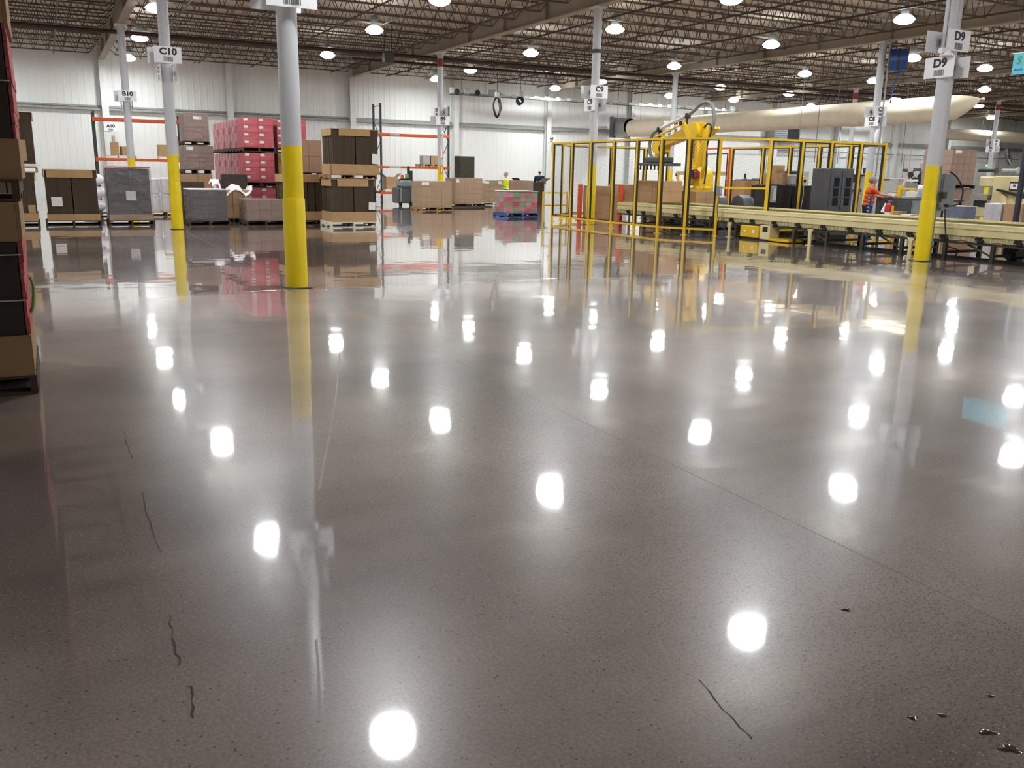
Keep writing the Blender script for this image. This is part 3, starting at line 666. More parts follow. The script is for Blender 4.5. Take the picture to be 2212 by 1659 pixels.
t = thing('wrapped_bundle', 'white plastic wrapped bundle on top of the tall pair at the edge', 'bundle', (-3.8, 14.2, 2.756))
mb = MB(); rnd = random.Random(9)
mb.cbox(-.42, .45, -.45, .45, 0, .78, .2); me = mb.mesh('plastic_wrap', WHITEP); put('plastic_wrap', me, t); MB().box(-.43, .46, -.46, .46, .3, .36).build('strap', LGREY, t)

# ---------------------------------------------------------------- pallet racks by the back wall
def rack(label, x0, x1, y0, depth, ztop, beams, right=True):
    t = thing('pallet_rack', label, 'rack', (x0, y0, 0)); L = x1-x0
    up = cached(('up', ztop), lambda: MB().box(-.045, .045, -.035, .035, .01, ztop).mesh('upright', GREENS))
    br = MB(); z = .3; s = 0
    while z+.9 < ztop:
        br.cyl((0, 0 if s else depth, z), (0, depth if s else 0, z+.9), .018, n=5); z += .9; s = 1-s
    for z in (.25, ztop-.12): br.cyl((0, 0, z), (0, depth, z), .018, n=5)
    brm = br.mesh('frame_brace', GREENS); fp = cached('fp', lambda: MB().box(-.08, .08, -.07, .07, 0, .012).mesh('foot_plate', GREENS))
    for x in (0, L):
        for y in (0, depth): put('upright', up, t, (x, y, 0)); put('foot_plate', fp, t, (x, y, 0))
        put('frame_brace', brm, t, (x, 0, 0))
    for zb in beams:
        bmh = cached(('beam', round(L, 2)), lambda: MB().cbox(.045, L-.045, -.03, .03, -.055, .055, .01).mesh('beam', ORANGE))
        for y in (0, depth): put('beam', bmh, t, (0, y, zb))
        put('end_clip', cached('eclip', lambda: MB().box(-.05, .06, -.04, -.03, -.1, .1).mesh('end_clip', ORANGE)), t, (0, 0, zb)); put('end_clip', cached('eclip', None), t, (L, 0, zb))
    return t
rack('dark green pallet rack with two orange beams behind column C10', -.8, 2.72, 31.0, 1.05, 3.76, (1.79, 3.46))
rack('tall dark green pallet rack with three orange beams beside column B9', 11.9, 15.5, 30.8, 1.05, 4.72, (.46, 1.71, 3.27))
for k, (x, wd, z) in enumerate(((12.6, .5, 3.27), (12.6, .6, 1.71))):
    tag(MB().box(-wd/2, wd/2, -.003, .003, -.045, .045).build('rack_label', LGREY, None, (x, 30.765, z)), f'grey location label stuck on the {("top", "middle")[k]} orange beam beside column B9', 'label', 'rack labels')
pallet('pallet resting on the lower orange beam behind column B10', -.6, .8, 31.0, 32.05, 1.846, WOODW, .12)
def carton(label, x, y, z, wd, d, h, m=None, rz=0, flaps=False, group=None):
    t = thing('cardboard_box', label, 'box', (x, y, z), rz, group); m = m or KRAFT2
    MB().cbox(-wd/2, wd/2, -d/2, d/2, 0, h, .006).build('box_body', m, t)
    MB().box(-.025, .025, -d/2-.002, d/2+.002, h-.12, h+.002).build('tape', KRAFT, t)
    if flaps:
        for s in (-1, 1): MB().box(-.004, .004, -d/2, d/2, 0, wd*.45, Matrix.Translation((s*wd/2, 0, h)) @ Matrix.Rotation(s*R(50), 4, 'Y')).build('flap', m, t)
    return t
carton('upright small carton on the rack pallet behind column B10', -.05, 31.4, 1.966, .32, .4, .55, KRAFT); carton('tilted small carton beside the upright one on the rack', .36, 31.4, 1.966, .34, .4, .38, KRAFT, R(12))
carton('brown carton at the far end of the lower orange beam', 1.95, 31.4, 1.966, .5, .5, .5, KRAFT); pallet('pallet at the far end of the lower orange beam', 1.7, 2.6, 31.0, 32.05, 1.846, WOODW, .12)
carton('tall brown carton behind column C10 on the rack', 2.4, 31.5, 1.966, .32, .5, .9, KRAFT2)
pallet('orange tinted pallet on the middle beam beside column B9', 14.1, 15.2, 30.8, 31.85, 1.767, KRAFT, .13)
carton('brown carton on the middle rack beam beside column B9', 14.9, 31.3, 1.897, .5, .5, .42); carton('clear bagged carton on the middle rack beam', 14.4, 31.3, 1.897, .36, .5, .42, LGREY)
pallet('pallet on the lowest rack beam', 12.1, 13.5, 30.8, 31.85, .517, WOODW, .12)
carton('open topped brown carton on the lowest rack shelf', 12.5, 31.2, .637, .6, .5, .6, KRAFT2, 0, True); carton('small brown carton in the middle of the lowest rack shelf', 13.0, 31.1, .637, .26, .4, .38); carton('small brown carton at the end of the lowest rack shelf', 13.33, 31.1, .637, .26, .4, .4)
# dark cabinet by column B9
t = thing('steel_cabinet', 'tall black steel cabinet with white notice behind column B9', 'cabinet', (15.85, 29.6, 0))
MB().cbox(-.42, .42, -.3, .3, .02, 2.3, .01).build('body', OLIVE, t); MB().cbox(-.40, .40, -.315, -.301, .06, 2.26, .004).build('door', OLIVE, t)
MB().box(.0, .14, -.32, -.316, .95, 1.2).build('notice', PAPER, t); MB().cyl((-.3, -.316, 1.2), (-.3, -.35, 1.2), .02, n=8).build('handle', STEEL, t); MB().box(-.4, .4, -.28, .28, 2.3, 2.33).build('top_sheet', PAPER, t); MB().box(-.4, .4, -.28, .28, 0, .02).build('plinth', BLACKM, t)
# mid floor loads
pallet('wooden pallet under the carton cube beside column B9', 10.36, 11.75, 21.65, 22.85, 0, WOOD)
cargo('film wrapped cube of tan cartons with a white label beside column B9', 10.42, 11.7, 21.7, 22.8, .13, 1.15, 3, 3, 5, KRAFT, SMOKEF, sheets=(('-y', -.5, .92, .3, .12),), group=None)
pallet('wooden pallet under the carton cube with taller top', 13.1, 14.9, 25.2, 26.4, 0, WOODD)
cargo('tall film wrapped tan carton cube between the column and the man in yellow', 13.42, 14.78, 25.25, 26.35, .13, 1.27, 3, 3, 5, KRAFT2, SMOKEF, sheets=(('-y', -.55, 1.02, .14, .16),))
t = thing('forklift_forks', 'flat dark steel forks lying under the taller carton cube', 'forks', (13.2, 25.0, 0)); MB().box(-.4, 1.9, -.04, .02, 0, .05).build('front_bar', OLIVE, t); MB().box(-.4, -.3, .02, 1.0, 0, .05).build('fork_arm', OLIVE, t)
cargo('low tan carton row with a green sticker beyond the man in yellow', 15.7, 16.9, 27.2, 28.2, .13, 1.17, 3, 2, 4, KRAFT, SMOKEF, sheets=(('-y', -.42, .95, .4, .12, None, .15), ('-y', .02, .95, .14, .14, GREENB), ('-y', .35, .95, .18, .14)))
pallet('pallet under the low tan carton row', 15.65, 16.95, 27.15, 28.25, 0, WOODW)
cargo('mauve brown carton load behind the man in yellow', 16.95, 17.75, 27.0, 28.0, .0, 1.19, 2, 2, 5, KRAFTP)
cargo('shiny tan carton load beside the open dark boxes', 17.8, 18.55, 27.3, 28.2, .0, 1.18, 2, 2, 3, KRAFT, CLEARF)
t = cargo('open dark brown boxes in front of the man in navy', 18.62, 19.8, 28.4, 29.2, .0, 1.1, 2, 1, 2, DARKB)
for s, x in ((-1, -.6), (1, .6)): MB().box(-.005, .005, -.4, .4, 0, .4, Matrix.Translation((x, 0, 1.1)) @ Matrix.Rotation(s*R(60), 4, 'Y')).build('flap', DARKB, t)
pallet('bright blue pallet under the pink and green load', 11.55, 12.88, 16.55, 17.6, 0, BLUEP, .14)
t = cargo('film wrapped load of pink and green printed packs with white top', 11.62, 12.85, 16.6, 17.55, .14, .88, 5, 3, 4, [PINKB, REDB, GREENB, KRAFTP, PINKB], CLEARF)
MB().cbox(-.64, .64, -.5, .5, .75, .775, .01).build('top_sheet', PAPER, t)
# grey pallet stacker
t = thing('pallet_truck', 'grey ride-on pallet stacker with green tag parked beside the rack', 'pallet truck', (11.5, 26.4, 0))
MB().cbox(-.38, .34, -.05, .75, .12, .8, .05).build('chassis', DGREY, t); MB().cbox(-.30, .32, -.12, .5, .8, 1.14, .09).build('hood', MGREY, t)
MB().box(.26, .36, .4, .5, .1, 1.75).build('mast_post', BLACKM, t); MB().box(.26, .36, .05, .15, .8, 1.55).build('mast_post', BLACKM, t)
for x in (-.25, .25):
    MB().cyl((x-.05, .0, .12), (x+.05, .0, .12), .12, n=14).build('wheel', RUBBER, t, smooth=40); MB().box(x-.04, x+.04, -.1, -.02, .1, .8).build('front_leg', MGREY, t)
MB().box(-.02, .14, -.02, .0, 1.22, 1.4).build('green_tag', GREENB, t); MB().box(-.22, -.08, .0, .02, 1.2, 1.36).build('orange_tag', ORANGE, t); MB().cyl((-.3, .1, 1.14), (.3, .1, 1.22), .03, n=8).build('handlebar', BLACKM, t); MB().box(-.25, .2, -.01, .01, 1.14, 1.2).build('console', BLACKM, t)
# ---------------------------------------------------------------- things hung under the roof near the back wall
t = thing('busway', 'long grey overhead busway with square covers along the back wall', 'busway', (17.2, 34.6, 5.74))
MB().box(0, 34, -.06, .06, -.05, .05).build('duct_run', GALV, t); MB().box(0, 34, -.09, .09, -.08, -.06).build('lower_flange', OLIVE, t)
cv = MB().box(-.14, .14, -.085, -.065, -.05, .12).mesh('cover', LGREY)
for k in range(42): put('cover', cv, t, (3.2+k*.73, 0, 0))
bxm = MB().cbox(-.18, .18, -.12, .12, 0, .3, .02).mesh('plug_box', LGREY); rdm = MB().cyl((0, 0, .1), (0, 0, 1.4), .012, n=4).mesh('hanger_rod', GALV)
for x in (.2, 1.0, 2.6, 20.0): put('plug_box', bxm, t, (x, -.02, 0))
for x in (.1, .7, 2.2, 8, 14, 20, 26, 32): put('hanger_rod', rdm, t, (x, 0, 0))
blk = MB().ball((0, 0, 0), .16, 10).mesh('knob', RUBBER, 60)
for x in (.35, 1.6, 2.9): put('knob', blk, t, (x, -.2, .08))
def coil(label, x, y, z, rx, rz_, n, m, r=.025):
    t = thing('hose_coil', label, 'hose', (x, y, z)); rnd = random.Random(int(x*10))
    for k in range(n):
        a, b = rx*rnd.uniform(.7, 1.05), rz_*rnd.uniform(.8, 1.1); oz = rnd.uniform(-.1, .05)
        MB().tube([(a*math.cos(q*math.pi/9), .03*k+.04*math.sin(q), b*math.sin(q*math.pi/9)+oz-b*.2) for q in range(19)], r, 6).build('loop', m, t, smooth=60)
    MB().cyl((0, .05, rz_*.6), (0, .05, DECKZ-z), .014, n=5).build('drop_line', BLACKM, t); MB().cbox(-.12, .12, -.08, .12, rz_*.7, rz_*.7+.28, .02).build('connector_box', LGREY, t)
coil('hanging coil of dark cable loops under the busway', 17.86, 30, 4.92, .2, .45, 5, BLACKM, .022); coil('small dark hose reel hanging under the busway', 19.19, 30, 5.22, .17, .17, 7, RUBBER, .028)
t = thing('unit_heater', 'dark green grey unit heater hung near the roof left of column B9', 'heater', (9.9, 24.0, 5.75)); MB().cbox(-.2, .2, -.2, .2, .0, .45, .05).build('casing', OLIVE, t)
for x in (-.15, .15): MB().cyl((x, 0, .45), (x, 0, 1.44), .012, n=5).build('hanger_rod', BLACKM, t)
for k in range(6): MB().box(-.17, .17, -.22, -.202, .05+k*.06, .075+k*.06, None).build('louvre', DGREY, t)
# fabric duct with its fan
t = thing('fabric_duct', 'long cream fabric air duct tapering to a tied end in mid hall', 'duct', (29.0, 11.2, 4.30))
rad = [(0, .03), (.05, .08), (.35, .23), (.75, .37), (1.1, .46), (1.5, .485)]; pts = [(0, y, .22*max(0, (1.3-y))) for y, r_ in rad]+[(0, y, .02*math.sin(y)) for y in [2+k*.8 for k in range(27)]]
rr = [r_ for y, r_ in rad]+[.49+.010*math.sin(k*1.7) for k in range(27)]
MB().tube(pts, rr, 22).build('duct_sleeve', DUCTM, t, smooth=60)
MB().box(-.012, .012, 1.5, 22.6, .485, .52).build('suspension_seam', DUCTM, t)
nz = MB().lathe([(.02, 0), (.035, .03), (.035, .05)], 8).mesh('nozzle', PAPER)
for k in range(24):
    q = put('nozzle', nz, t, (-.36, 1.9+k*.86, -.36)); q.rotation_euler = (0, R(-135), 0)
MB().cyl((0, .02, .286), (0, -.16, .30), .03, .06, n=8).build('tied_end', DUCTM, t)
for y in (2.5, 6.5, 10.5, 14.5, 18.5, 22): MB().cyl((0, y, .48), (0, y, DECKZ-4.30), .008, n=4).build('suspension_wire', BLACKM, t)
t = thing('duct_fan', 'round galvanised fan with square plate feeding the cream duct', 'fan', (29.0, 34.2, 4.4))
MB().lathe([(.5, 0), (.55, .3), (.6, .9), (.60, 1.3), (0, 1.3)], 22, Matrix.Rotation(R(-90), 4, 'X')).build('fan_drum', GALV, t, smooth=40); MB().box(-.72, -.66, .85, 1.2, -.62, .62).build('side_plate', DGREY, t); MB().box(-.6, .6, 1.3, 1.36, -.6, .6).build('wall_plate', DGREY, t)
for x in (-.5, .5): MB().cyl((x, .7, .5), (x, .7, DECKZ-4.4), .012, n=5).build('hanger_rod', BLACKM, t)
t = thing('fabric_duct', 'second shorter cream fabric duct far off beyond column D9', 'duct', (55.6, 33.2, 4.95)); MB().tube([(-.9, 0, .25), (-.4, 0, .2), (.2, 0, .05), (.8, 0, 0), (4, 0, 0), (8, 0, .02), (13, 0, 0)], [.03, .15, .32, .40, .42, .42, .42], 18).build('duct_sleeve', DUCTM, t, smooth=60)
for x in (1, 5, 9): MB().cyl((x, 0, .41), (x, 0, DECKZ-4.95), .01, n=4).build('suspension_wire', BLACKM, t)
t = thing('wall_ventilator', 'grey boxy ventilator on the back wall under the cream duct', 'ventilator', (43.2, YW-.5, 4.05)); MB().cbox(-1.2, 1.2, -.4, .44, 0, 1.0, .02).build('casing', GALV, t); MB().box(.0, 1.1, -.42, -.401, .1, .9).build('dark_opening', BLACKM, t)
for k in range(6): MB().box(-1.1, -.1, -.43, -.401, .12+k*.13, .2+k*.13).build('louvre', MGREY, t)
wires = [(26.2, 16.5), (26.9, 18.2), (31.0, 20.0), (37, 21), (37.6, 21.4), (39, 22)]
for k, (x, y) in enumerate(wires):
    tag(MB().cyl((0, 0, 2.2), (0, 0, DECKZ), .012, n=5).build('drop_wire', GALV if k % 2 else BLACKM, None, (x, y, 0)), f'thin vertical drop wire from the roof over the packing lines, {NUM[k]} along', 'wire', 'drop wires')
# banner at the edge of the picture
t = thing('hanging_banner', 'light blue banner with green lettering hung at the edge beyond column D9', 'banner', (18, 2.62, 4.03), R(-90))
MB().box(0, 1.2, -.004, .004, 0, .48).build('cloth', CYAN, t); MB().cyl((-.05, 0, .49), (1.22, 0, .49), .012, n=6).build('rod', PAPER, t)
lettering('S', .24, GRNINK, t, (.14, -.006, .31), bold=.04, shear=.2); lettering('Arriv', .10, INK, t, (.15, -.006, .11), bold=.02, shear=.3)
for x in (.05, 1.15): MB().cyl((x, 0, .49), (x, 0, DECKZ-4.03), .006, n=4).build('hanging_line', BLACKM, t)

# ---------------------------------------------------------------- robot cell: fence
FH = 2.52
post_f = MB().cbox(-.035, .035, -.035, .035, .0, FH, .006).box(-.07, .07, -.07, .07, 0, .012).mesh('post', YELF)
def mesh_panel(L, z0, z1, s=.062, r=.0011):
    m_ = MB(); H = z1-z0
    def seg(c, sg):
        pts = []
        for x in (0, L):
            z = c+sg*x
            if 0 <= z <= H: pts.append((x, z))
        for z in (0, H):
            x = (z-c)/sg
            if 0 < x < L: pts.append((x, z))
        if len(pts) >= 2 and (abs(pts[0][0]-pts[1][0]) > .01): m_.cyl((pts[0][0], 0, z0+pts[0][1]), (pts[1][0], 0, z0+pts[1][1]), r, n=3, cap=False)
    n = int((L+H)/(s*1.414))+1
    for k in range(n+1): seg(-L+k*s*1.414, 1); seg(k*s*1.414, -1)
    return m_.mesh('mesh_panel', BLACKM)
def fence(label, pts, top=True, skip=(), bottom=.17, kickers=True, post_ends=(True, True), midbar=()):
    t = thing('safety_fence', label, 'fence', (pts[0][0], pts[0][1], 0)); o = Vector((pts[0][0], pts[0][1], 0))
    for k, p in enumerate(pts):
        if (k == 0 and not post_ends[0]) or (k == len(pts)-1 and not post_ends[1]): continue
        a = Vector((*pts[min(k+1, len(pts)-1)], 0))-Vector((*pts[max(k-1, 0)], 0))
        put('post', post_f, t, Vector((*p, 0))-o, math.atan2(a.y, a.x))
    for k in range(len(pts)-1):
        a = Vector((*pts[k], 0)); b = Vector((*pts[k+1], 0)); d = b-a; L = d.length-.07; ang = math.atan2(d.y, d.x); p = a-o+d.normalized()*.035
        rl = cached(('rail', round(L, 3)), lambda: MB().box(0, L, -.02, .02, -.025, .025).mesh('rail', YELF))
        put('rail', rl, t, p+Vector((0, 0, FH-.03)), ang)
        if k in skip:
            put('rail', rl, t, p+Vector((0, 0, 1.25)), ang); continue
        put('rail', rl, t, p+Vector((0, 0, bottom)), ang)
        pn = put('mesh_panel', cached(('mp', round(L, 2)), lambda: mesh_panel(L-.06, .2, FH-.06)), t, p+Vector((d.normalized()*.03)), ang); tag(pn, kind='stuff')
        fm = cached(('mf', round(L, 2)), lambda: MB().box(-.025, .025, -.015, .015, .2, FH-.06).box(L-.085, L-.035, -.015, .015, .2, FH-.06).box(-.02, L-.04, -.012, .012, .2, .225).box(-.02, L-.04, -.012, .012, FH-.085, FH-.06).mesh('panel_frame', BLACKM))
        put('panel_frame', fm, pn)
    return t
fence('yellow and black mesh safety fence facing the open floor, front run', [(11.85, 13.82), (11.85, 12.63), (11.85, 11.55), (11.85, 10.32), (11.85, 9.16), (11.85, 8.06)])
fence('yellow safety fence panels across the cut corner of the robot cell', [(11.85, 8.06), (12.18, 7.32), (12.72, 6.72)], post_ends=(False, True))
fence('yellow safety fence run facing column D9, crossed by the conveyor', [(12.72, 6.72), (13.95, 6.22), (14.95, 6.1), (15.95, 6.05), (17.05, 6.03), (18.0, 6.03)], skip=(0,), post_ends=(False, True))
fence('far run of the yellow safety fence behind the robot', [(18.0, 6.03), (18.0, 7.2), (18.0, 8.4), (18.0, 9.6), (18.0, 10.8), (18.0, 12.3)], post_ends=(False, True))
fence('angled yellow safety fence panel at the cell end nearest the blue pallet', [(11.85, 13.82), (12.6, 14.5), (13.3, 15.1)], post_ends=(False, True))
fence('end run of the yellow safety fence towards the back wall', [(13.3, 15.1), (15.0, 15.15), (16.45, 15.15), (17.5, 15.15)], post_ends=(False, True))
t = thing('gate_frame', 'red orange steel gate frame at the far corner of the robot cell', 'gate', (18.0, 12.42, 0))
for y in (0, 1.3): MB().cbox(-.035, .035, y-.035, y+.035, 0, FH, .006).build('gate_post', REDS, t)
MB().box(-.03, .03, .035, 1.265, FH-.06, FH).build('gate_rail', REDS, t); MB().box(-.015, .015, .1, .13, .1, FH-.2).box(-.015, .015, 1.17, 1.2, .1, FH-.2).box(-.015, .015, .1, 1.2, FH-.23, FH-.2).box(-.015, .015, .1, 1.2, .1, .13).build('gate_leaf_frame', BLACKM, t)
t = thing('interlock_box', 'small grey interlock switch box on the fence corner post', 'switch box', (12.66, 6.64, 1.05)); MB().cbox(-.06, .06, -.10, -.0, 0, .24, .01).build('box_body', MGREY, t); MB().box(-.02, .02, -.11, -.1, .05, .19).build('cover', LGREY, t)
cable('grey cable hanging down the fence corner post', [(12.66, 6.58, 1.04), (12.6, 6.55, .7), (12.68, 6.5, .35), (12.95, 6.4, .12), (13.3, 6.2, .05)], .012, DGREY)
t = thing('handrail', 'low yellow guard rail between the blue pallet and the fence', 'guard rail', (12.2, 15.05, 0))
for x in (0, .95): MB().cyl((x, 0, 0), (x, 0, .93), .03, n=10).build('rail_post', YELF, t, smooth=40)
for z in (.48, .9): MB().cyl((0, 0, z), (.95, 0, z), .026, n=10).build('rail_bar', YELF, t, smooth=40)
for k, (x, y, h) in enumerate(((13.15, 14.2, 1.2), (13.3, 12.0, 1.22))):
    t = thing('bollard', ('orange square post inside the fence near the guard rail', 'orange square post behind the fence beside the conveyor start')[k], 'post', (x, y, 0)); MB().cbox(-.06, .06, -.06, .06, .01, h, .008).build('tube', REDS, t); MB().box(-.1, .1, -.1, .1, 0, .012).build('foot', REDS, t)

# ---------------------------------------------------------------- conveyor along the cell and past column D9
X0, X1, Y0, Y1 = 12.98, 14.15, -6.5, 11.7
t = thing('chain_conveyor', 'long low cream chain conveyor running from the robot cell past column D9', 'conveyor', (X0, 0, 0)); W = X1-X0
def along(prof, y0, y1, name, m, x=0.):    # profile in xz swept along y
    return MB().prism(prof, y0, y1).build(name, m, t, (x, 0, 0))
nsec = 5; ln = (Y1-Y0)/nsec
for k in range(nsec):
    a, b = Y0+k*ln+.004, Y0+(k+1)*ln-.004
    along([(0, .49), (.012, .49), (.012, .60), (.03, .615), (.03, .70), (.10, .70), (.10, .712), (0, .712), (0, .66), (-.022, .65), (-.022, .625), (0, .615)], a, b, 'near_side_rail', CREAM)
    along([(0, .49), (-.012, .49), (-.012, .72), (-.08, .72), (-.08, .76), (0, .76)], a, b, 'far_side_rail', CREAM, W)
    along([(.10, .665), (W-.08, .665), (W-.08, .678), (.10, .678)], a, b, 'bed_plate', CREAMD)
    along([(.03, .38), (.05, .38), (.05, .49), (.03, .49)], a, b, 'chain_guard', CREAMD)
    along([(.0, .33), (.07, .33), (.07, .37), (.0, .37)], a, b, 'lower_rail', OLIVE)
    along([(W-.07, .33), (W, .33), (W, .37), (W-.07, .37)], a, b, 'lower_rail', OLIVE)
rib = MB().box(.012, .03, -.006, .006, .39, .48).mesh('guard_rib', CREAM)
for k in range(int((Y1-Y0)/.11)): put('guard_rib', rib, t, (0, Y0+.05+k*.11, 0))
brk = MB().cbox(-.03, .03, -.06, .05, .37, .43, .01).cyl((-.02, .07, .45), (.01, .07, .45), .035, n=10).cyl((-.03, -.05, .41), (.01, -.05, .41), .03, n=8).box(-.012, .03, -.02, .02, .42, .49).mesh('sensor_bracket', RUBBER)
for k in range(23): put('sensor_bracket', brk, t, (-.01, Y0+.4+k*.78, 0))
wire = MB().tube(curve([(-.01, 0, .40), (-.03, .2, .385), (-.01, .39, .40), (-.03, .58, .38), (-.01, .78, .40)]), .007, 5).mesh('sensor_cable', RUBBER, 60)
for k in range(22): put('sensor_cable', wire, t, (-.005, Y0+.4+k*.78, 0))
footm = MB().prism([(-.04, .0), (.04, .0), (.04, .3), (.09, .38), (-.09, .38), (-.04, .3)], -.02, .02, Matrix.Rotation(R(90), 4, 'Z')).box(-.05, .05, -.09, .09, 0, .012).mesh('cream_leg', CREAM)
for y in (6.38, 3.6, .85, -1.9, -4.7): put('cream_leg', footm, t, (-.06, y, 0))
lg = MB().box(-.035, .035, -.035, .035, .0, .37).mesh('dark_leg', OLIVE); xb = MB().box(0, W-.1, -.03, .03, .12, .17).mesh('cross_beam', OLIVE); db = MB().cyl((0, 0, .12), (0, .55, .33), .02, n=5).mesh('diagonal_brace', OLIVE)
for k in range(17):
    y = Y0+.5+k*1.02
    put('dark_leg', lg, t, (.04, y, 0)); put('dark_leg', lg, t, (W-.05, y, 0)); put('cross_beam', xb, t, (.05, y, 0))
    if k % 2: put('diagonal_brace', db, t, (.06, y, 0))
along([(.0, .005), (.09, .005), (.09, .06), (.0, .06)], Y0, 4.6, 'floor_rail', BLACKM, .35)
along([(.0, .40), (W-.2, .40), (W-.2, .44), (.0, .44)], Y0, Y1, 'drip_pan', OLIVE, .1)
# drive box and cabinet below
t = thing('drive_unit', 'yellow box drive unit on the floor under the conveyor', 'drive unit', (12.86, 4.9, 0))
MB().cbox(0, .35, .35, 1.02, .05, .34, .015).build('yellow_housing', YELF, t); MB().cbox(.02, .35, -.02, .33, .03, .38, .01).build('cream_panel', CREAM, t); MB().box(-.012, -.001, .48, .56, .16, .24).build('label', PAPER, t); MB().box(-.012, -.001, .8, .86, .17, .23).build('label', PAPER, t); MB().box(.008, .019, .06, .22, .22, .34).build('switch_plate', BLACKM, t); MB().box(0, .5, -.7, -.02, .02, .08).build('base_plate', YELF, t); MB().box(.05, .3, 0, 1.0, 0, .05).build('skid', BLACKM, t)
t = thing('junction_box', 'light grey junction box under the conveyor near the drive unit', 'junction box', (13.5, 4.1, 0)); MB().cbox(-.1, .1, -.18, .18, .08, .33, .01).build('box_body', LGREY, t); MB().box(-.05, .05, -.1, .1, 0, .08).build('stand', OLIVE, t)
cable('thick bundle of grey flexible conduits under the conveyor right of column D9, outer', [(13.6, -1.3, .34), (13.5, -1.35, .15), (13.3, -1.5, .04), (12.9, -1.9, .03)], .03, HOSEG)
cable('thick bundle of grey flexible conduits under the conveyor right of column D9, middle', [(13.65, -1.55, .34), (13.5, -1.6, .18), (13.35, -1.75, .04), (13.1, -2.2, .03)], .03, HOSEG)
cable('thick bundle of grey flexible conduits under the conveyor right of column D9, inner', [(13.7, -1.8, .34), (13.55, -1.85, .2), (13.45, -2.0, .04), (13.3, -2.5, .03)], .03, HOSEG)
t = thing('motor', 'dark motor hanging under the conveyor beside column D9', 'motor', (13.8, -.85, 0)); MB().cyl((-.2, 0, .2), (.25, 0, .2), .14, n=14).build('motor_body', BLACKM, t, smooth=40); MB().box(-.1, .1, -.1, .1, 0, .08).build('foot', OLIVE, t)
# infeed conveyor within the cell and brown cartons
t = thing('infeed_conveyor', 'cream roller conveyor inside the robot cell behind the fence', 'conveyor', (14.2, 9.4, 0))
MB().box(0, .06, -.0, 5.0, .5, .66).build('side_rail', CREAM, t); MB().box(.9, .96, 0, 5.0, .5, .66).build('side_rail', CREAM, t)
rl = MB().cyl((.06, 0, .6), (.9, 0, .6), .04, n=8).mesh('roller', STEEL, 40)
for k in range(30): put('roller', rl, t, (0, .1+k*.165, 0))
for y in (.3, 2.5, 4.7):
    for x in (.03, .93): MB().box(x-.03, x+.03, y-.03, y+.03, 0, .5).build('leg', CREAM, t)
def cartons(label, x0, x1, y0, y1, z0, z1, nx, ny, nz, m=KRAFT2): return cargo(label, x0, x1, y0, y1, z0, z1, nx, ny, nz, m, None, tape=True)
cartons('pile of brown cartons on the cell infeed, tallest in front of the gripper', 13.2, 13.95, 9.75, 11.15, .765, 1.38, 1, 3, 2)
cartons('lower brown carton pile on the cell infeed beside the robot foot', 14.28, 15.08, 9.5, 10.7, .64, 1.10, 2, 3, 2)
cartons('brown carton row on the cell infeed behind the fence posts', 14.26, 15.08, 11.0, 14.2, .64, 1.22, 2, 7, 2)
cartons('brown carton pile at the end of the robot cell near the orange post', 13.65, 14.15, 13.2, 14.8, .0, 1.16, 1, 4, 4)
pallet('wooden pallet under the loads in the robot cell near the guard rail', 15.7, 16.9, 13.0, 14.2, 0, WOOD)
cartons('brown carton load on a pallet at the far end of the robot cell', 15.7, 16.9, 13.0, 14.2, .13, 1.2, 3, 3, 4)
# stacks of pallets inside the cell
for k in range(7): pallet(f'wooden pallet in the stack behind the robot foot, {ordn[k]} from the floor', 16.65, 17.75, 8.4, 9.5, k*.135, WOODD if k % 3 == 0 else WOOD, .13, 'pallet stack in the robot cell')
t = thing('pallet_magazine', 'black upright guides around the pallet stack in the cell', 'pallet magazine', (16.55, 8.3, 0))
for x, y in ((-.05, -.02), (-.05, .55), (-.05, 1.2), (1.25, -.08)): MB().box(x-.05, x+.03, y-.05, y+.05, 0, 1.3).build('guide_post', BLACKM, t)
MB().box(-.1, -.08, -.05, 1.25, .3, .36).build('guide_bar', BLACKM, t)
cartons('brown cartons behind the red gate of the cell', 18.6, 19.6, 11.2, 13.2, .0, 1.42, 2, 4, 4)
# ---------------------------------------------------------------- robot
t = thing('palletizing_robot', 'big yellow articulated palletizing robot inside the fenced cell', 'robot', (15.75, 11.2, 0))
def RB(name, m, mb, smooth=None): return mb.build(name, m, t, smooth=smooth)
# local frame: arm plane spanned by +y (towards the gripper) and z
P90 = Matrix.Rotation(R(90), 4, 'Z')        # prism xz -> along y plane: (x,t,z)->(-t,x,z)
RB('pedestal', DGREY, MB().cbox(-.5, .5, -.55, .55, 0, .55, .03).cbox(-.42, .42, -.45, .45, .55, .95, .05))
RB('pedestal_collar', BLACKM, MB().cyl((0, 0, .95), (0, 0, 1.08), .42, n=28), 40)
RB('turret', ROBOT, MB().lathe([(0, 1.08), (.45, 1.08), (.46, 1.18), (.40, 1.24), (0, 1.24)], 26).prism([(-.38, 1.2), (.32, 1.2), (.38, 1.42), (.30, 1.75), (.1, 1.86), (-.15, 1.8), (-.34, 1.6)], -.27, .27, P90), 35)
RB('shoulder_hub', ROBOT, MB().cyl((-.34, .12, 1.52), (.36, .12, 1.52), .26, n=24), 35)
RB('axis_motor', BLACKM, MB().cbox(-.52, -.30, -.30, -.02, 1.46, 1.74, .02)); RB('motor_cap', REDP, MB().cbox(-.50, -.32, -.42, -.30, 1.48, 1.70, .02))
RB('lower_arm', ROBOT, MB().prism([(-.10, 1.42), (.20, 1.38), (.40, 1.56), (.36, 1.78), (.38, 2.0), (.50, 2.08), (.52, 2.30), (.46, 2.62), (.44, 2.90), (.30, 3.02), (.02, 3.0), (-.10, 2.85), (.0, 2.65), (-.06, 2.2), (-.02, 1.8)], -.08, .21, P90))
spots = MB()
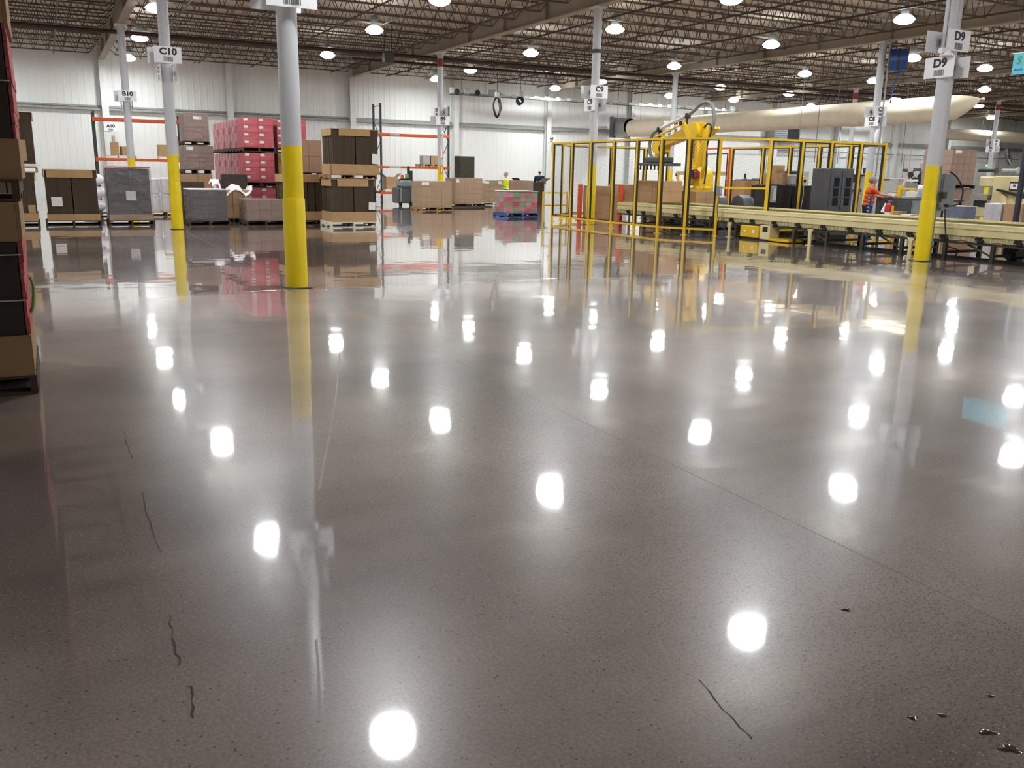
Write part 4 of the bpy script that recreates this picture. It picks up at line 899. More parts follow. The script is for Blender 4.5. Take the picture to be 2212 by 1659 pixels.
for y, z in ((.22, 1.90), (.26, 2.12), (.30, 2.32), (.24, 2.52), (.34, 2.52), (.26, 2.75)): spots.cyl((-.108, y, z), (-.095, y, z), .042, n=10)
RB('bolt_recesses', BLACKM, MB().add([(x-.117, y, z) for x, y, z in spots.v], spots.f))
RB('elbow_hub', ROBOT, MB().cyl((-.30, .16, 2.92), (.30, .16, 2.92), .27, n=24), 35)
RB('upper_arm', ROBOT, MB().prism([(-.55, 2.98), (-.40, 2.80), (.1, 2.72), (.55, 2.76), (1.75, 2.50), (1.86, 2.36), (2.0, 2.40), (2.0, 2.58), (1.85, 2.68), (.9, 3.0), (.45, 3.16), (.1, 3.22), (-.25, 3.14)], -.17, .17, P90))
RB('arm_crank', ROBOT, MB().prism([(.62, 3.24), (.78, 3.20), (.30, 2.66), (.12, 2.72)], .22, .32, P90)); RB('crank_pin', BLACKM, MB().cyl((-.36, .70, 3.18), (-.18, .70, 3.18), .07, n=12), 40)
RB('link_rod', ROBOT, MB().cyl((-.24, .72, 3.16), (-.24, 2.10, 2.80), .035, n=8).cyl((-.24, -.42, 2.92), (-.24, -.05, 1.5), .05, n=8), 40)
RB('rear_link', ROBOT, MB().prism([(-.60, 3.02), (-.46, 3.06), (-.36, 2.6), (-.40, 1.9), (-.28, 1.5), (-.36, 1.46), (-.50, 1.9), (-.52, 2.6)], .16, .24, P90).cyl((.24, -.5, 3.02), (.1, .25, 2.72), .05, n=8))
RB('wrist_pin', BLACKM, MB().cyl((-.22, 1.86, 2.42), (-.17, 1.86, 2.42), .11, n=14), 40)
RB('wrist', ROBOT, MB().prism([(1.80, 2.30), (2.02, 2.24), (2.34, 2.28), (2.42, 2.5), (2.34, 2.82), (2.14, 2.86), (2.02, 2.62), (1.90, 2.52)], -.15, .15, P90).cyl((0, 2.18, 2.26), (0, 2.18, 2.14), .16, n=18), 30)
RB('gripper_head', DGREY, MB().cbox(-.34, .34, 1.80, 2.60, 1.96, 2.14, .03)); RB('gripper_plate', DGREY, MB().cbox(-.45, .45, 1.55, 2.75, 1.86, 1.95, .01))
fg = MB()
for k in range(6): fg.box(-.46, -.42, 1.6+k*.2, 1.64+k*.2, 1.72, 1.86)
RB('gripper_finger', BLACKM, fg)
RB('hose_sleeve', SILVER, MB().cyl((-.16, .56, 3.44), (-.16, 2.06, 3.04), .055, n=12), 40)
for y, z in ((.58, 3.42), (2.04, 3.04)): RB('hose_clamp', BLACKM, MB().cbox(-.25, -.07, y-.06, y+.06, z-.09, z+.07, .02))
RB('hose_stand', BLACKM, MB().box(-.19, -.13, .58, .64, 3.15, 3.36).box(-.19, -.13, 1.98, 2.04, 2.75, 3.0))
RB('dress_hose', HOSEG, MB().tube(curve([(-.16, .6, 3.43), (-.16, .35, 3.52), (-.16, .0, 3.72), (-.16, -.35, 3.78), (-.16, -.62, 3.6), (-.16, -.70, 3.2), (-.14, -.62, 2.92)]), .055, 10), 60)
RB('wrist_hose', HOSEG, MB().tube(curve([(-.16, 2.06, 3.04), (-.16, 2.38, 2.92), (-.16, 2.55, 2.6), (-.16, 2.5, 2.3), (-.12, 2.4, 2.12)]), .06, 10), 60)
RB('cable_loop', RUBBER, MB().tube(curve([(-.2, -.3, 3.02), (-.2, -.5, 3.12), (-.2, -.66, 3.0), (-.2, -.6, 2.7), (-.2, -.5, 2.4), (-.2, -.55, 1.9), (-.2, -.5, 1.3)]), .025, 8), 60)
lettering('FANUC', .16, REDP, t, (-.214, .12, 2.28), R(-90), bold=.01, M=Matrix.Rotation(R(90), 4, 'Y'))
# robot stands behind round guard drums
for k, y in enumerate((10.3, 9.5)):
    t = thing('guard_drum', ('dark grey rounded guard cover beside the robot foot', 'dark grey rounded guard cover behind the conveyor end')[k], 'guard cover', (15.4+.7*k, y-.42+.4*k, 0)); MB().prism([(-.3, 0), (.3, 0), (.3, .7), (.2, .92), (0, 1.0), (-.2, .92), (-.3, .7)], -.22, .22, P90).build('cover', DGREY, t, smooth=30); MB().box(-.24, .24, -.32, .32, 0, .03).build('base', BLACKM, t)

# ---------------------------------------------------------------- control cabinets and work bench beyond the conveyor
t = thing('control_cabinet', 'tall dark grey control cabinet with black windows beside the woman in orange', 'cabinet', (14.85, 5.0, 0))
MB().cbox(0, .88, 0, .58, .1, 1.79, .012).build('body', DGREY, t); MB().box(.03, .85, .03, .55, 0, .1).build('plinth', BLACKM, t)
for x in (.05, .46):
    d = MB().cbox(x, x+.38, -.02, -.001, .14, 1.74, .006).build('door', DGREY, t)
    for z0, z1 in ((.2, .72), (.86, 1.06), (1.1, 1.3), (1.34, 1.56)): MB().box(x+.12, x+.30, -.028, -.021, z0, z1).build('window_pane', GLASSD, d)
    MB().cbox(x+(.33 if x < .2 else .02), x+(.36 if x < .2 else .05), -.045, -.021, .86, 1.0, .005).build('handle', STEEL, d)
t = thing('black_cabinet', 'low black machine cabinet behind the fence left of the grey control cabinet', 'cabinet', (14.45, 6.62, 0)); MB().cbox(0, .78, 0, .6, .05, 1.35, .015).build('body', BLACKM, t); MB().box(.04, .74, .04, .56, 0, .05).build('plinth', BLACKM, t); MB().box(.05, .73, -.012, -.001, .1, 1.3).build('door', BLACKM, t)
t = thing('black_cabinet', 'second low black machine cabinet, next to the grey control cabinet', 'cabinet', (15.27, 6.62, 0)); MB().cbox(0, .74, 0, .6, .05, 1.34, .015).build('body', BLACKM, t); MB().box(.04, .7, .04, .56, 0, .05).build('plinth', BLACKM, t); MB().box(.05, .69, -.012, -.001, .1, 1.29).build('door', BLACKM, t)
carton('brown carton standing on the low black cabinet', 14.85, 6.9, 1.352, .5, .4, .3)
carton('small brown carton on top of the carton on the black cabinet', 14.88, 6.9, 1.656, .3, .3, .2)
t = thing('tape_roll', 'large pale roll of tape hung above the second black cabinet', 'tape roll', (15.6, 6.58, 1.46)); MB().lathe([(.05, -.03), (.13, -.03), (.13, .03), (.05, .03), (.05, -.03)], 18, Matrix.Rotation(R(90), 4, 'X')).build('roll', CREAM, t, smooth=40); MB().cyl((0, -.04, 0), (0, .06, 0), .04, n=12).build('spindle', BLACKM, t, smooth=40); MB().box(-.03, .03, .03, .06, -.11, 0).build('arm', STEEL, t)
t = thing('labeller', 'grey and black labelling head on the second black cabinet', 'machine', (15.3, 6.9, 1.342)); MB().cbox(-.02, .2, -.15, .15, 0, .28, .02).build('head', LGREY, t); MB().cyl((.3, 0, .12), (.3, .1, .12), .1, n=12).build('reel', RUBBER, t, smooth=40); MB().box(.2, .3, .0, .06, .02, .14).build('arm', STEEL, t)
t = thing('switch_box', 'grey switch box on the second fence post right of the corner', 'switch box', (13.98, 6.13, .9)); MB().cbox(0, .15, -.08, 0, 0, .42, .01).build('box_body', MGREY, t); MB().box(.03, .12, -.09, -.081, .05, .37).build('cover', LGREY, t)
cable('thin white cable hanging in front of the second black cabinet', [(15.5, 6.5, 1.45), (15.52, 6.48, 1.1), (15.48, 6.48, .75), (15.5, 6.47, .4)], .012, LGREY)
# bench
t = thing('packing_bench', 'long grey packing bench behind the conveyor left of column D9', 'bench', (17.05, 3.3, 0))
MB().cbox(0, .8, 0, 2.0, 1.02, 1.08, .01).build('bench_top', DGREY, t); MB().cbox(.0, .03, .92, 2.0, .55, 1.02, .005).build('front_panel', DGREY, t); MB().cbox(.0, .03, .0, .88, .3, 1.02, .005).build('front_panel', MGREY, t)
for x in (.05, .72):
    for y in (.06, .9, 1.92): MB().box(x, x+.05, y-.025, y+.025, 0, 1.02).build('leg', BLACKM, t)
MB().cbox(.0, .03, -.0, .0+.02, .2, 1.0, .002).build('edge_strip', BLACKM, t)
def small(name, label, cat, loc, parts, rz=0):
    q = thing(name, label, cat, loc, rz)
    for nm, m_, mb in parts: mb.build(nm, m_, q, smooth=40)
    return q
small('white_tub', 'white tub in front of the woman in orange on the bench', 'tub', (17.35, 5.0, 1.081), (('tub_body', PAPER, MB().cbox(-.14, .14, -.12, .12, 0, .14, .02)), ('rim', LGREY, MB().cbox(-.15, .15, -.13, .13, .135, .155, .006))))
small('white_tub', 'white and grey boxes at the middle of the bench', 'box', (17.6, 4.6, 1.081), (('box_body', PAPER, MB().cbox(-.14, .14, -.16, .16, 0, .16, .01)), ('lid', LGREY, MB().cbox(-.1, .1, -.1, .1, .16, .2, .01))))
small('bag_stack', 'tall white bags with lilac print on the bench', 'bags', (17.5, 4.2, 1.081), (('bag', PAPER, MB().cbox(-.15, .15, -.16, .16, 0, .34, .04)), ('print', mat('lilac_print', (176, 178, 224), .6), MB().box(-.158, -.151, -.08, .08, .06, .24))))
small('chair_back', 'dark blue grey tray leaning at the end of the bench beside column D9', 'tray', (17.5, 3.75, 1.081), (('tray', mat('slate_plastic', (64, 68, 84), .5), MB().cbox(-.15, .15, -.22, .22, 0, .26, .06)), ('rim', BLACKM, MB().cbox(-.16, .16, -.23, .23, .24, .27, .01))))
small('yellow_bracket', 'yellow post with side arm standing on the bench', 'bracket', (17.25, 4.78, 1.081), (('post', YELF, MB().cbox(-.04, .04, -.05, .05, 0, .32, .006)), ('side_arm', YELF, MB().cbox(-.03, .03, -.5, -.05, .2, .25, .005))))
small('fire_extinguisher', 'red fire extinguisher with white label standing on a stand below the bench', 'fire extinguisher', (16.2, 4.22, 0), (('stand', YELF, MB().box(-.02, .02, -.16, -.12, 0, .9).box(-.1, .1, -.2, .1, 0, .02).box(-.08, .08, -.16, .1, .49, .51)), ('cylinder', EXTRED, MB().lathe([(0, .51), (.08, .51), (.085, .55), (.085, .86), (.06, .93), (.03, .96), (0, .97)], 16)), ('label', PAPER, MB().lathe([(.087, .6), (.087, .74)], 16)), ('nozzle_horn', PAPER, MB().cyl((-.1, .08, .72), (-.05, .05, .95), .05, .02, n=10)), ('valve_handle', STEEL, MB().box(-.02, .02, -.09, .04, .98, 1.02).cyl((0, 0, .95), (0, 0, 1.0), .02, n=8)), ('hose', RUBBER, MB().tube(curve([(0, .02, .99), (-.06, .08, 1.0), (-.08, .08, .92)]), .012, 6))))
q = thing('striped_pole', 'blue pole with white stripes beside the woman in orange', 'pole', (16.3, 4.9, 0)); MB().cbox(-.04, .04, -.03, .03, .01, 1.12, .006).build('pole', BLUEM, q); MB().box(-.12, .12, -.1, .1, 0, .012).build('foot', BLACKM, q)
stm = MB().box(-.0415, -.0402, -.02, .02, 0, .035).mesh('stripe', PAPER)
for k in range(12): put('stripe', stm, q, (0, 0, .12+k*.085))
for k, (y, z, wd, m_) in enumerate(((4.4, 0, .34, KRAFT2), (4.05, 0, .3, PAPER), (3.72, 0, .3, KRAFT2))):
    carton(('brown carton with white labels under the bench beside the extinguisher', 'white carton under the bench near column D9', 'brown carton with a white label under the bench end')[k], 16.8, y, z, wd, .3, .74 if k == 0 else .68, m_)
carton('blue lidded tote in the shade under the bench', 17.5, 4.6, 0, .5, .5, .45, BLUEM)
small('blue_crate', 'slate blue carton lid standing behind the conveyor right of column D9', 'carton', (15.6, 1.75, 0), (('box_body', mat('slate_blue_board', (112, 116, 140), .6), MB().cbox(-.22, .22, -.24, .24, .45, .98, .01)), ('top_edge', PAPER, MB().box(-.225, .225, -.245, .245, .97, .985)), ('lower_box', KRAFTP, MB().cbox(-.22, .22, -.24, .24, 0, .45, .01))))
# loads and machines further along
pallet('wooden pallet under the tall carton tower right of column D9', 23.95, 25.3, 8.3, 9.5, 0, WOODD)
cargo('lower half of the tall brown carton tower right of column D9', 24.0, 25.25, 8.35, 9.45, .13, 1.28, 3, 3, 4, KRAFTP, SMOKEF, sheets=(('-y', -.55, 1.05, .14, .14),))
pallet('wooden pallet between the halves of the tall carton tower', 23.95, 25.3, 8.3, 9.5, 1.295, WOODD, .12)
cargo('upper half of the tall brown carton tower with rows of white tags', 24.0, 25.25, 8.35, 9.45, 1.415, 2.56, 4, 3, 5, KRAFTP, SMOKEF, tags=(.05, .45), tagm=KRAFT, sheets=(('-y', -.35, 1.07, .3, .1),))
cargo('shiny film wrapped white packs beyond the conveyor near the edge', 20.0, 20.5, 3.7, 4.2, .1, .96, 2, 2, 3, WHITEP, CLEARF); pallet('pallet under the shiny white packs and the brown box', 19.9, 20.9, 2.9, 4.3, 0, WOODD, .09)
carton('wide brown carton beyond the conveyor near the edge', 20.3, 3.38, .1, .6, .5, .88, KRAFT2)
t = thing('forklift_mast', 'dark blue grey forklift mast standing upright at the picture edge', 'forklift mast', (18.1, 2.12, 0))
MB().cbox(-.06, .06, -.14, -.04, 0, 2.85, .01).build('mast_channel', mat('dark_blue_steel', (44, 48, 62), .5), t); MB().cbox(-.06, .06, -.55, -.45, 0, 2.85, .01).build('mast_channel', MATS['dark_blue_steel'], t); MB().box(-.04, .04, -.45, -.14, 2.7, 2.8).box(-.04, .04, -.45, -.14, .3, .42).box(-.03, .03, -.45, -.14, 1.2, 1.3).build('cross_member', MATS['dark_blue_steel'], t); MB().cyl((0, -.295, .42), (0, -.295, 2.3), .04, n=10).build('lift_cylinder', STEEL, t, smooth=40); MB().cbox(-.1, .3, -.7, .1, 0, .3, .02).build('carriage', BLACKM, t)
def machine(label, loc, rz, specs, group=None, name='packing_machine'):
    q = thing(name, label, 'machine', loc, rz, group)
    for nm, m_, mb in specs: mb.build(nm, m_, q, smooth=35)
    return q
machine('grey film packing machine with a pink film web beyond column C8', (27.0, 11.6, 0), 0, (
 ('base_frame', LGREY, MB().cbox(0, 1.0, 0, 2.4, 0, .95, .03)), ('rear_housing', LGREY, MB().cbox(.1, .9, 1.3, 2.3, .95, 1.62, .03)), ('red_stripe', REDP, MB().box(.08, .099, 1.7, 2.1, 1.52, 1.58)),
 ('upright', LGREY, MB().cbox(.2, .32, .35, .47, .95, 2.2, .01)), ('upright', LGREY, MB().cbox(.2, .32, .9, 1.02, .95, 1.9, .01)), ('film_web', PINKF, MB().prism([(.62, 1.98), (.9, 2.0), (.86, 1.75), (1.2, 1.2), (1.28, 1.0), (1.12, 1.0), (1.0, 1.3)], -.1, -.07, P90)),
 ('roller', DGREY, MB().cyl((-.1, .45, 1.95), (.5, .45, 1.95), .06, n=12)), ('roller', DGREY, MB().cyl((-.1, .95, 1.92), (.5, .95, 1.92), .06, n=12)), ('film_reel', RUBBER, MB().cyl((.0, .1, 1.6), (.4, .1, 1.6), .28, n=18)), ('drive_head', DGREY, MB().cbox(.05, .5, -.1, .3, 1.1, 1.9, .04)),
 ('lit_panel', PAPER, MB().box(-.02, .0, .3, .8, 1.5, 1.58)), ('chute', MGREY, MB().prism([(.2, 1.45), (.9, 1.45), (.75, 1.0), (.4, 1.0)], -.25, .0, P90)), ('hand_wheel', BLACKM, MB().cyl((-.1, .62, 1.75), (-.05, .62, 1.75), .12, n=14))))
machine('cream packing machine with two top film rollers near the picture edge', (27.0, 7.6, 0), 0, (
 ('base_frame', CREAM, MB().cbox(0, .9, .2, 1.9, .3, .62, .03)), ('leg', CREAM, MB().box(.05, .15, .3, .4, 0, .3).box(.05, .15, 1.7, 1.8, 0, .3).box(.75, .85, .3, .4, 0, .3).box(.75, .85, 1.7, 1.8, 0, .3)), ('tower', CREAM, MB().cbox(.1, .8, .4, 1.3, .62, 1.75, .04)), ('side_head', CREAM, MB().cbox(.1, .7, 1.3, 1.85, 1.35, 1.72, .04)),
 ('film_roller', OLIVE, MB().cyl((.1, 1.25, 1.93), (.1, 1.9, 1.93), .06, n=12).cyl((.1, 1.2, 1.93), (.1, 1.25, 1.93), .11, n=12)), ('film_roller', LGREY, MB().cyl((.1, .45, 1.93), (.1, 1.0, 1.93), .06, n=12).cyl((.1, .4, 1.93), (.1, .45, 1.93), .11, n=12)), ('control_screen', BLACKM, MB().cbox(-.15, -.08, .1, .5, 1.25, 1.55, .01)), ('screen_face', PAPER, MB().box(-.16, -.151, .14, .46, 1.3, 1.5)), ('screen_mark', mat('violet_mark', (90, 84, 170), .5), MB().box(-.166, -.161, .25, .36, 1.38, 1.46)),
 ('feed_tray', BLACKM, MB().prism([(.0, 1.1), (1.0, 1.3), (1.0, 1.24), (.0, 1.0)], -.2, .1, P90)), ('drum', CREAM, MB().cyl((-.05, .9, .85), (.3, .9, .85), .3, n=18)), ('shelf', STEEL, MB().box(-.1, .5, 1.3, 1.9, .9, 1.1)), ('dark_bay', BLACKM, MB().box(-.02, .0, 1.35, 1.85, .64, .88))))
mach = [(24.0, 17.2, 1.3, 1.5, 'low dark packing machine seen through the fence behind the robot'), (24.0, 15.1, 1.5, 1.85, 'grey and black packing machine seen behind the low black cabinets'), (24.6, 19.0, 1.2, 1.45, 'small grey machine seen past the robot arm'), (30.5, 17.5, 1.6, 1.8, 'dark topped machine seen above the grey control cabinet'), (31, 14.2, 1.3, 1.7, 'pale machine seen between column C8 and the woman in orange'), (36, 10, 1.8, 1.9, 'pale machine far beyond the cream packing machine')]
for k, (x, y, wd, h, lab) in enumerate(mach):
    machine(lab, (x, y, 0), 0, (('base_frame', LGREY if k % 2 else MGREY, MB().cbox(0, .9, 0, wd, 0, .85, .03)), ('head', DGREY if k % 2 == 0 else LGREY, MB().cbox(.1, .8, wd*.15, wd*.6, .85, h, .04)), ('motor', BLACKM, MB().cyl((-.05, wd*.75, h-.35), (.5, wd*.75, h-.35), .14, n=14)), ('top_rail', BLACKM, MB().box(.0, .1, 0, wd, h-.12, h-.04).box(.3, .36, wd*.2, wd*.26, h, h+.25)), ('upright', STEEL, MB().box(.1, .18, wd*.86, wd*.92, .85, h)), ('side_arm', DGREY, MB().box(.0, .06, wd*.1, wd*.95, .98, 1.1)), ('reel', RUBBER, MB().cyl((-.1, wd*.3, h-.25), (-.02, wd*.3, h-.25), .16, n=14))), 'background packing machines')
t = thing('safety_rail', 'pale yellow cross rail of the packing lines seen behind the robot', 'rail', (19.2, 13.6, 0)); MB().box(-.03, .03, 0, 3.2, 1.58, 1.72).build('bar', CREAMD, t)
for y in (.1, 3.1): MB().box(-.03, .03, y-.03, y+.03, 0, 1.58).build('support', YELF, t)
t = thing('pedestal_fan', 'round dark industrial fan on a bracket at column B6', 'fan', (cols['B6'].location.x+.9, 23.5, 3.05)); Mf = Matrix.Rotation(R(70), 4, 'X') @ Matrix.Rotation(R(20), 4, 'Y')
MB().lathe([(.50, -.06), (.53, 0), (.50, .06)], 24, Mf).build('rim', DGREY, t, smooth=40); MB().cyl((0, 0, -.12), (0, 0, .1), .12, n=12, M=Mf).build('motor', BLACKM, t, smooth=40)
for k in range(4): MB().box(.1, .48, -.10, .10, -.01, .01, Mf @ Matrix.Rotation(R(90*k), 4, 'Z') @ Matrix.Rotation(R(25), 4, 'X')).build('blade', MGREY, t)
gw = MB()
for k in range(12): gw.cyl((0, 0, -.12), (.5*math.cos(k*R(30)), .5*math.sin(k*R(30)), -.05), .008, n=3, M=Mf)
gw.build('guard_wire', DGREY, t); MB().cyl((0, 0, 0), (-.75, .4, -.1), .03, n=8).build('bracket', DGREY, t)
t = thing('green_indicator', 'small green glowing indicator far behind the grey control cabinet', 'indicator', (42.2, 30, 2.4)); MB().ball((0, 0, 0), .07, 10).build('lens', LEDG, t, smooth=60); MB().cyl((0, 0, .05), (0, 0, DECKZ-2.4), .015, n=5).build('cord', BLACKM, t)
t = thing('green_indicator', 'small green glowing indicator far beyond the carton tower', 'indicator', (57.1, 30, 2.7)); MB().ball((0, 0, 0), .08, 10).build('lens', LEDG, t, smooth=60); MB().cyl((0, 0, .05), (0, 0, DECKZ-2.7), .015, n=5).build('cord', BLACKM, t)
t = thing('plastic_bag', 'white plastic bags tied around column C8 below its signs', 'bags', (C8.x, C8.y-.2, 2.75)); MB().ball((0, 0, .3), .2, 12, sc=(.8, .6, 1.6)).ball((.14, 0, .1), .15, 10, sc=(.8, .6, 1.2)).build('bag', WHITEP, t, smooth=80); MB().box(-.02, .02, .0, .09, .5, .56).build('tie', LGREY, t)
t = thing('wall_pipe', 'grey conduit line crossing the back wall above the packing machines', 'conduit', (40, YW-.35, 3.45)); MB().cyl((0, 0, 0), (30, 0, 0), .03, n=6).build('pipe_run', GALV, t)
for x in (2, 9, 16, 23): MB().cyl((x, 0, 0), (x, 0, -1.9), .03, n=6).build('drop', GALV, t)

# ---------------------------------------------------------------- people
def blob(name, prims, m, parent, vox=.012, k=4):
    mb = MB()
    for p in prims:
        if p[0] == 'c':
            _, a, b, r0, r1 = p; mb.cyl(a, b, r0, r1, n=12); mb.ball(a, r0, 12); mb.ball(b, r1, 12)
        else:
            _, c, r = p; mb.ball((0, 0, 0), 1, 16, Matrix.Translation(c) @ Matrix.Diagonal((*r, 1)))
    me = mb.mesh(name, m); o = bpy.data.objects.new(name, me); C.objects.link(o)
    r = o.modifiers.new('r', 'REMESH'); r.mode = 'VOXEL'; r.voxel_size = vox
    s = o.modifiers.new('s', 'SMOOTH'); s.iterations = k; s.factor = .5
    dg = bpy.context.evaluated_depsgraph_get(); me2 = bpy.data.meshes.new_from_object(o.evaluated_get(dg)); bpy.data.objects.remove(o)
    me2.name = name; me2.materials.clear(); me2.materials.append(m); me2.shade_smooth()
    return put(name, me2, parent)
def person(label, loc, rz, h, shirt, trousers, hair, arms, hair_style='short', sleeve=.5, fat=1., lean=0.):
    t = thing('person', label, 'person', loc, rz); V = lambda x, y, z: Vector((x*h, (y-lean*max(0, z-.52))*h, z*h))
    tor = [('e', V(0, 0, .54), Vector((.088*fat, .068*fat, .05))*h), ('e', V(0, -.008*fat, .61), Vector((.086*fat, .068*fat, .06))*h), ('e', V(0, -.005*fat, .68), Vector((.09*fat, .066*fat, .06))*h), ('e', V(0, 0, .75), Vector((.1*fat, .062*fat, .055))*h), ('c', V(-.085, 0, .792), V(.085, 0, .792), .036*h, .036*h)]
    body = list(tor)+[('c', V(0, .004, .80), V(0, -.008, .885), .032*h, .03*h), ('e', V(0, -.012, .935), Vector((.043, .053, .062))*h), ('e', V(0, -.03, .905), Vector((.03, .03, .03))*h), ('c', V(0, -.062, .937), V(0, -.07, .922), .006*h, .009*h), ('e', V(-.044, -.005, .932), Vector((.007, .014, .019))*h), ('e', V(.044, -.005, .932), Vector((.007, .014, .019))*h), ('e', V(0, -.06, .9), Vector((.014, .008, .006))*h)]
    leg = []
    for s in (-1, 1):
        leg += [('c', V(.05*s, 0, .52), V(.052*s, -.006, .285), .055*h*min(fat, 1.1), .038*h), ('c', V(.052*s, -.006, .285), V(.052*s, .008, .05), .036*h, .026*h)]
    feet = []
    for s in (-1, 1): feet += [('c', V(.052*s, .02, .026), V(.058*s, -.075, .02), .026*h, .02*h), ('e', V(.052*s, .008, .05), Vector((.028, .03, .03))*h)]
    body += leg+feet; slv = []
    for s, (el, wr) in zip((-1, 1), arms):
        sh = V(.115*s*fat**.5, 0, .79); e = V(*el); w_ = V(*wr); body += [('c', sh, e, .032*h, .025*h), ('c', e, w_, .025*h, .017*h)]
        d = (w_-e).normalized(); side = d.cross(Vector((0, 0, 1))).normalized() if abs(d.z) < .95 else Vector((1, 0, 0)); palm = w_+d*.028*h
        body.append(('e', palm, Vector((.02, .022, .018))*h)); n_ = side.cross(d)
        for k, ln in enumerate((.042, .048, .045, .036)):
            b0 = palm+d*.015*h+side*(k-1.5)*.0115*h; b1 = b0+d*ln*.55*h-n_*.004*h; b2 = b1+d*ln*.4*h-n_*.014*h
            body += [('c', b0, b1, .0062*h, .0058*h), ('c', b1, b2, .0058*h, .005*h)]
        body.append(('c', palm+side*.02*h*(-s), palm+d*.035*h+side*.035*h*(-s), .0075*h, .006*h))
        slv.append(('c', sh, sh.lerp(e, sleeve*2) if sleeve <= .5 else e, .04*h, .036*h))
        if sleeve > .5: slv.append(('c', e, e.lerp(w_, (sleeve-.5)*2), .033*h, .026*h))
    bd = blob('body', body, SKIN, t, .010, 3)
    gro = lambda pr, g: [('c', p[1], p[2], p[3]+g, p[4]+g) if p[0] == 'c' else ('e', p[1], p[2]+Vector((g, g, g))) for p in pr]
    blob('shirt', gro(tor, .012)+slv, shirt, t, .012, 14); blob('trousers', gro(leg, .012)+[('e', V(0, 0, .53), Vector((.094*fat, .074*fat, .04))*h)], trousers, t); blob('shoes', gro(feet, .006), BLACKM, t, .01)
    hp = [('e', V(0, .006, .95), Vector((.05, .056, .056))*h)]
    if hair_style == 'net': hp = [('e', V(0, .008, .952), Vector((.058, .066, .062))*h)]
    if hair_style == 'cap': hp = [('e', V(0, .0, .965), Vector((.05, .058, .04))*h), ('e', V(0, -.06, .965), Vector((.04, .04, .008))*h)]
    ho = blob('hair' if hair_style != 'cap' else 'cap', hp, hair, t, .01)
    if hair_style == 'cap': blob('hair', [('e', V(0, .012, .93), Vector((.046, .046, .035))*h)], HAIRD, t, .01)
    em = MB()
    for s in (-1, 1): em.ball(V(.018*s, -.062, .938), .006*h, 8)
    em.build('eyes', BLACKM, t, smooth=60)
    return t
person('person in a bright yellow green shirt standing in profile behind the blue pallet', (14.75, 22.84, 0), R(-117.7), 1.57, HIVIS, DENIM, HAIRG, (((-.135, -.02, .64), (-.08, -.13, .64)), ((.135, -.02, .64), (.08, -.13, .65))), fat=1.22)
person('person in a navy shirt and pale cap seen from behind at the open dark boxes', (20.35, 29.9, 0), R(140), 1.72, NAVY, DENIM, PAPER, (((-.155, -.03, .66), (-.15, -.14, .62)), ((.155, -.03, .66), (.15, -.14, .62))), 'cap', .95, 1.1)
person('person in an orange shirt and hair net reaching over the bench', (16.66, 5.28, 0), R(58), 1.6, ORCLOTH, DENIM, NETM, (((-.12, -.13, .72), (-.07, -.27, .70)), ((.12, -.12, .70), (.06, -.24, .67))), 'net', .3, 1.2, .12)
person('person in a pale shirt with dark hair working far behind the robot', (24.0, 22.95, 0), R(100), 1.7, WHCLOTH, DENIM, HAIRD, (((-.13, -.05, .66), (-.1, -.17, .66)), ((.13, -.05, .66), (.1, -.17, .66))), 'short', .9, 1.05)
WATER = [(-.72, -10.05, .014, .011, 'small round water drop, leftmost of the wet spots'), (-.63, -10.08, .017, .010, 'comma shaped water spot beside the round drop'), (-.41, -10.08, .012, .009, 'small water drop above the other wet spots'),
 (-.585, -10.19, .026, .012, 'broken trail of small wet spots near the corner'), (-.60, -10.265, .03, .016, 'largest brown wet spot at the picture corner'), (-.38, -9.5, .016, .012, 'lone dark water spot beyond the others')]
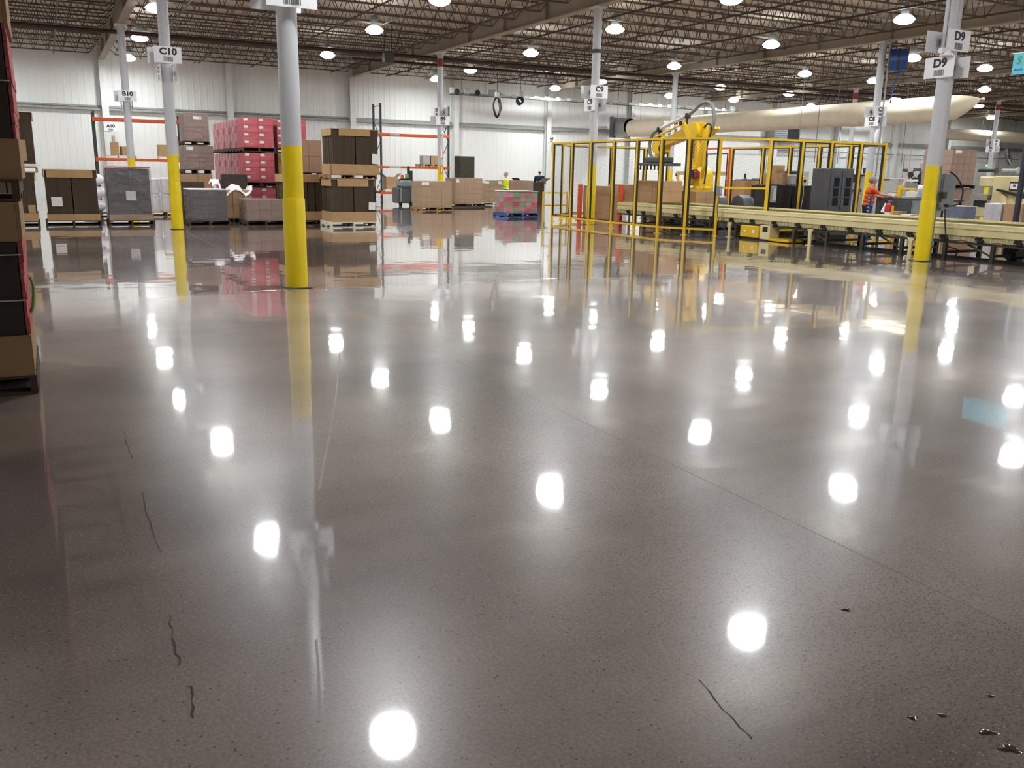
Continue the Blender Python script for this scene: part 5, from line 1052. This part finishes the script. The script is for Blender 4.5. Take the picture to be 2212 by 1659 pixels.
# marks and wet drops on the floor close to the camera
CRACKM = mat('crack_shadow_grit', (74, 66, 63), .8); SCUFF = mat('pale_scuff', (150, 138, 128), .4)
def ribbon(name, pts, wd, m, jag=0., n=5, seed=1):
    rnd = random.Random(seed); q = curve([(x, y, .0008) for x, y in pts], n); v = []; f = []
    for i, c in enumerate(q):
        d = (q[min(i+1, len(q)-1)]-q[max(i-1, 0)]).normalized(); nn = Vector((-d.y, d.x, 0)); k = wd*rnd.uniform(1-jag*.8, 1+jag)*.5; c = c+nn*rnd.uniform(-1, 1)*jag*wd*1.6
        v += [c+nn*k, c-nn*k]
    for i in range(len(q)-1): f.append((2*i, 2*i+1, 2*i+3, 2*i+2))
    me = bpy.data.meshes.new(name); me.from_pydata([tuple(x) for x in v], [], f); me.materials.append(m); return put(name, me, fl)
ribbon('crack', [(-2.53, -6.1), (-2.54, -6.35), (-2.53, -6.65)], .004, CRACKM, .5, 6, 1)
ribbon('crack', [(-2.53, -7.2), (-2.54, -7.5), (-2.53, -7.95)], .004, CRACKM, .6, 6, 2)
ribbon('crack', [(-2.56, -8.5), (-2.57, -8.7), (-2.57, -8.85)], .005, CRACKM, .8, 5, 3)
ribbon('crack', [(-2.56, -8.98), (-2.57, -9.15)], .005, CRACKM, .8, 6, 5)
ribbon('crack', [(-1.15, -9.62), (-1.19, -9.78), (-1.21, -9.92)], .003, CRACKM, .8, 6, 4)
ribbon('tyre_mark', [(-.71, -4.32), (-1.05, -5.4), (-1.34, -6.28), (-1.77, -7.53)], .012, SCUFF, .1)
ribbon('tyre_mark', [(-2.15, -8.88), (-2.2, -9.1), (-2.26, -9.32)], .009, SCUFF, .1)
ribbon('tyre_mark', [(-1.13, -9.38), (-1.17, -9.5), (-1.26, -9.62)], .010, SCUFF, .4)
WET = mat('brown_water', (60, 46, 32), .06, var=.2, vscale=30, coat=1.)
for k, (px, py, rx, ry, lab) in enumerate(WATER):
    rnd = random.Random(k); n_ = 18; v = [(0, 0, .003)]; 
    for ring, z in ((.6, .0026), (1., .0006)):
        for i in range(n_):
            q = 2*math.pi*i/n_; e = 1+.25*math.sin(3*q+k)+rnd.uniform(-.12, .12); v.append((rx*ring*e*math.cos(q), ry*ring*e*math.sin(q), z))
    f = [(0, 1+i, 1+(i+1) % n_) for i in range(n_)]+[(1+i, 1+n_+i, 1+n_+(i+1) % n_, 1+(i+1) % n_) for i in range(n_)]
    me = bpy.data.meshes.new('water_spot'); me.from_pydata(v, [], f); me.materials.append(WET); me.shade_smooth()
    tag(put('water_spot', me, None, (px, py, 0), R(-28)), lab, 'water spot', 'wet spots on the floor')
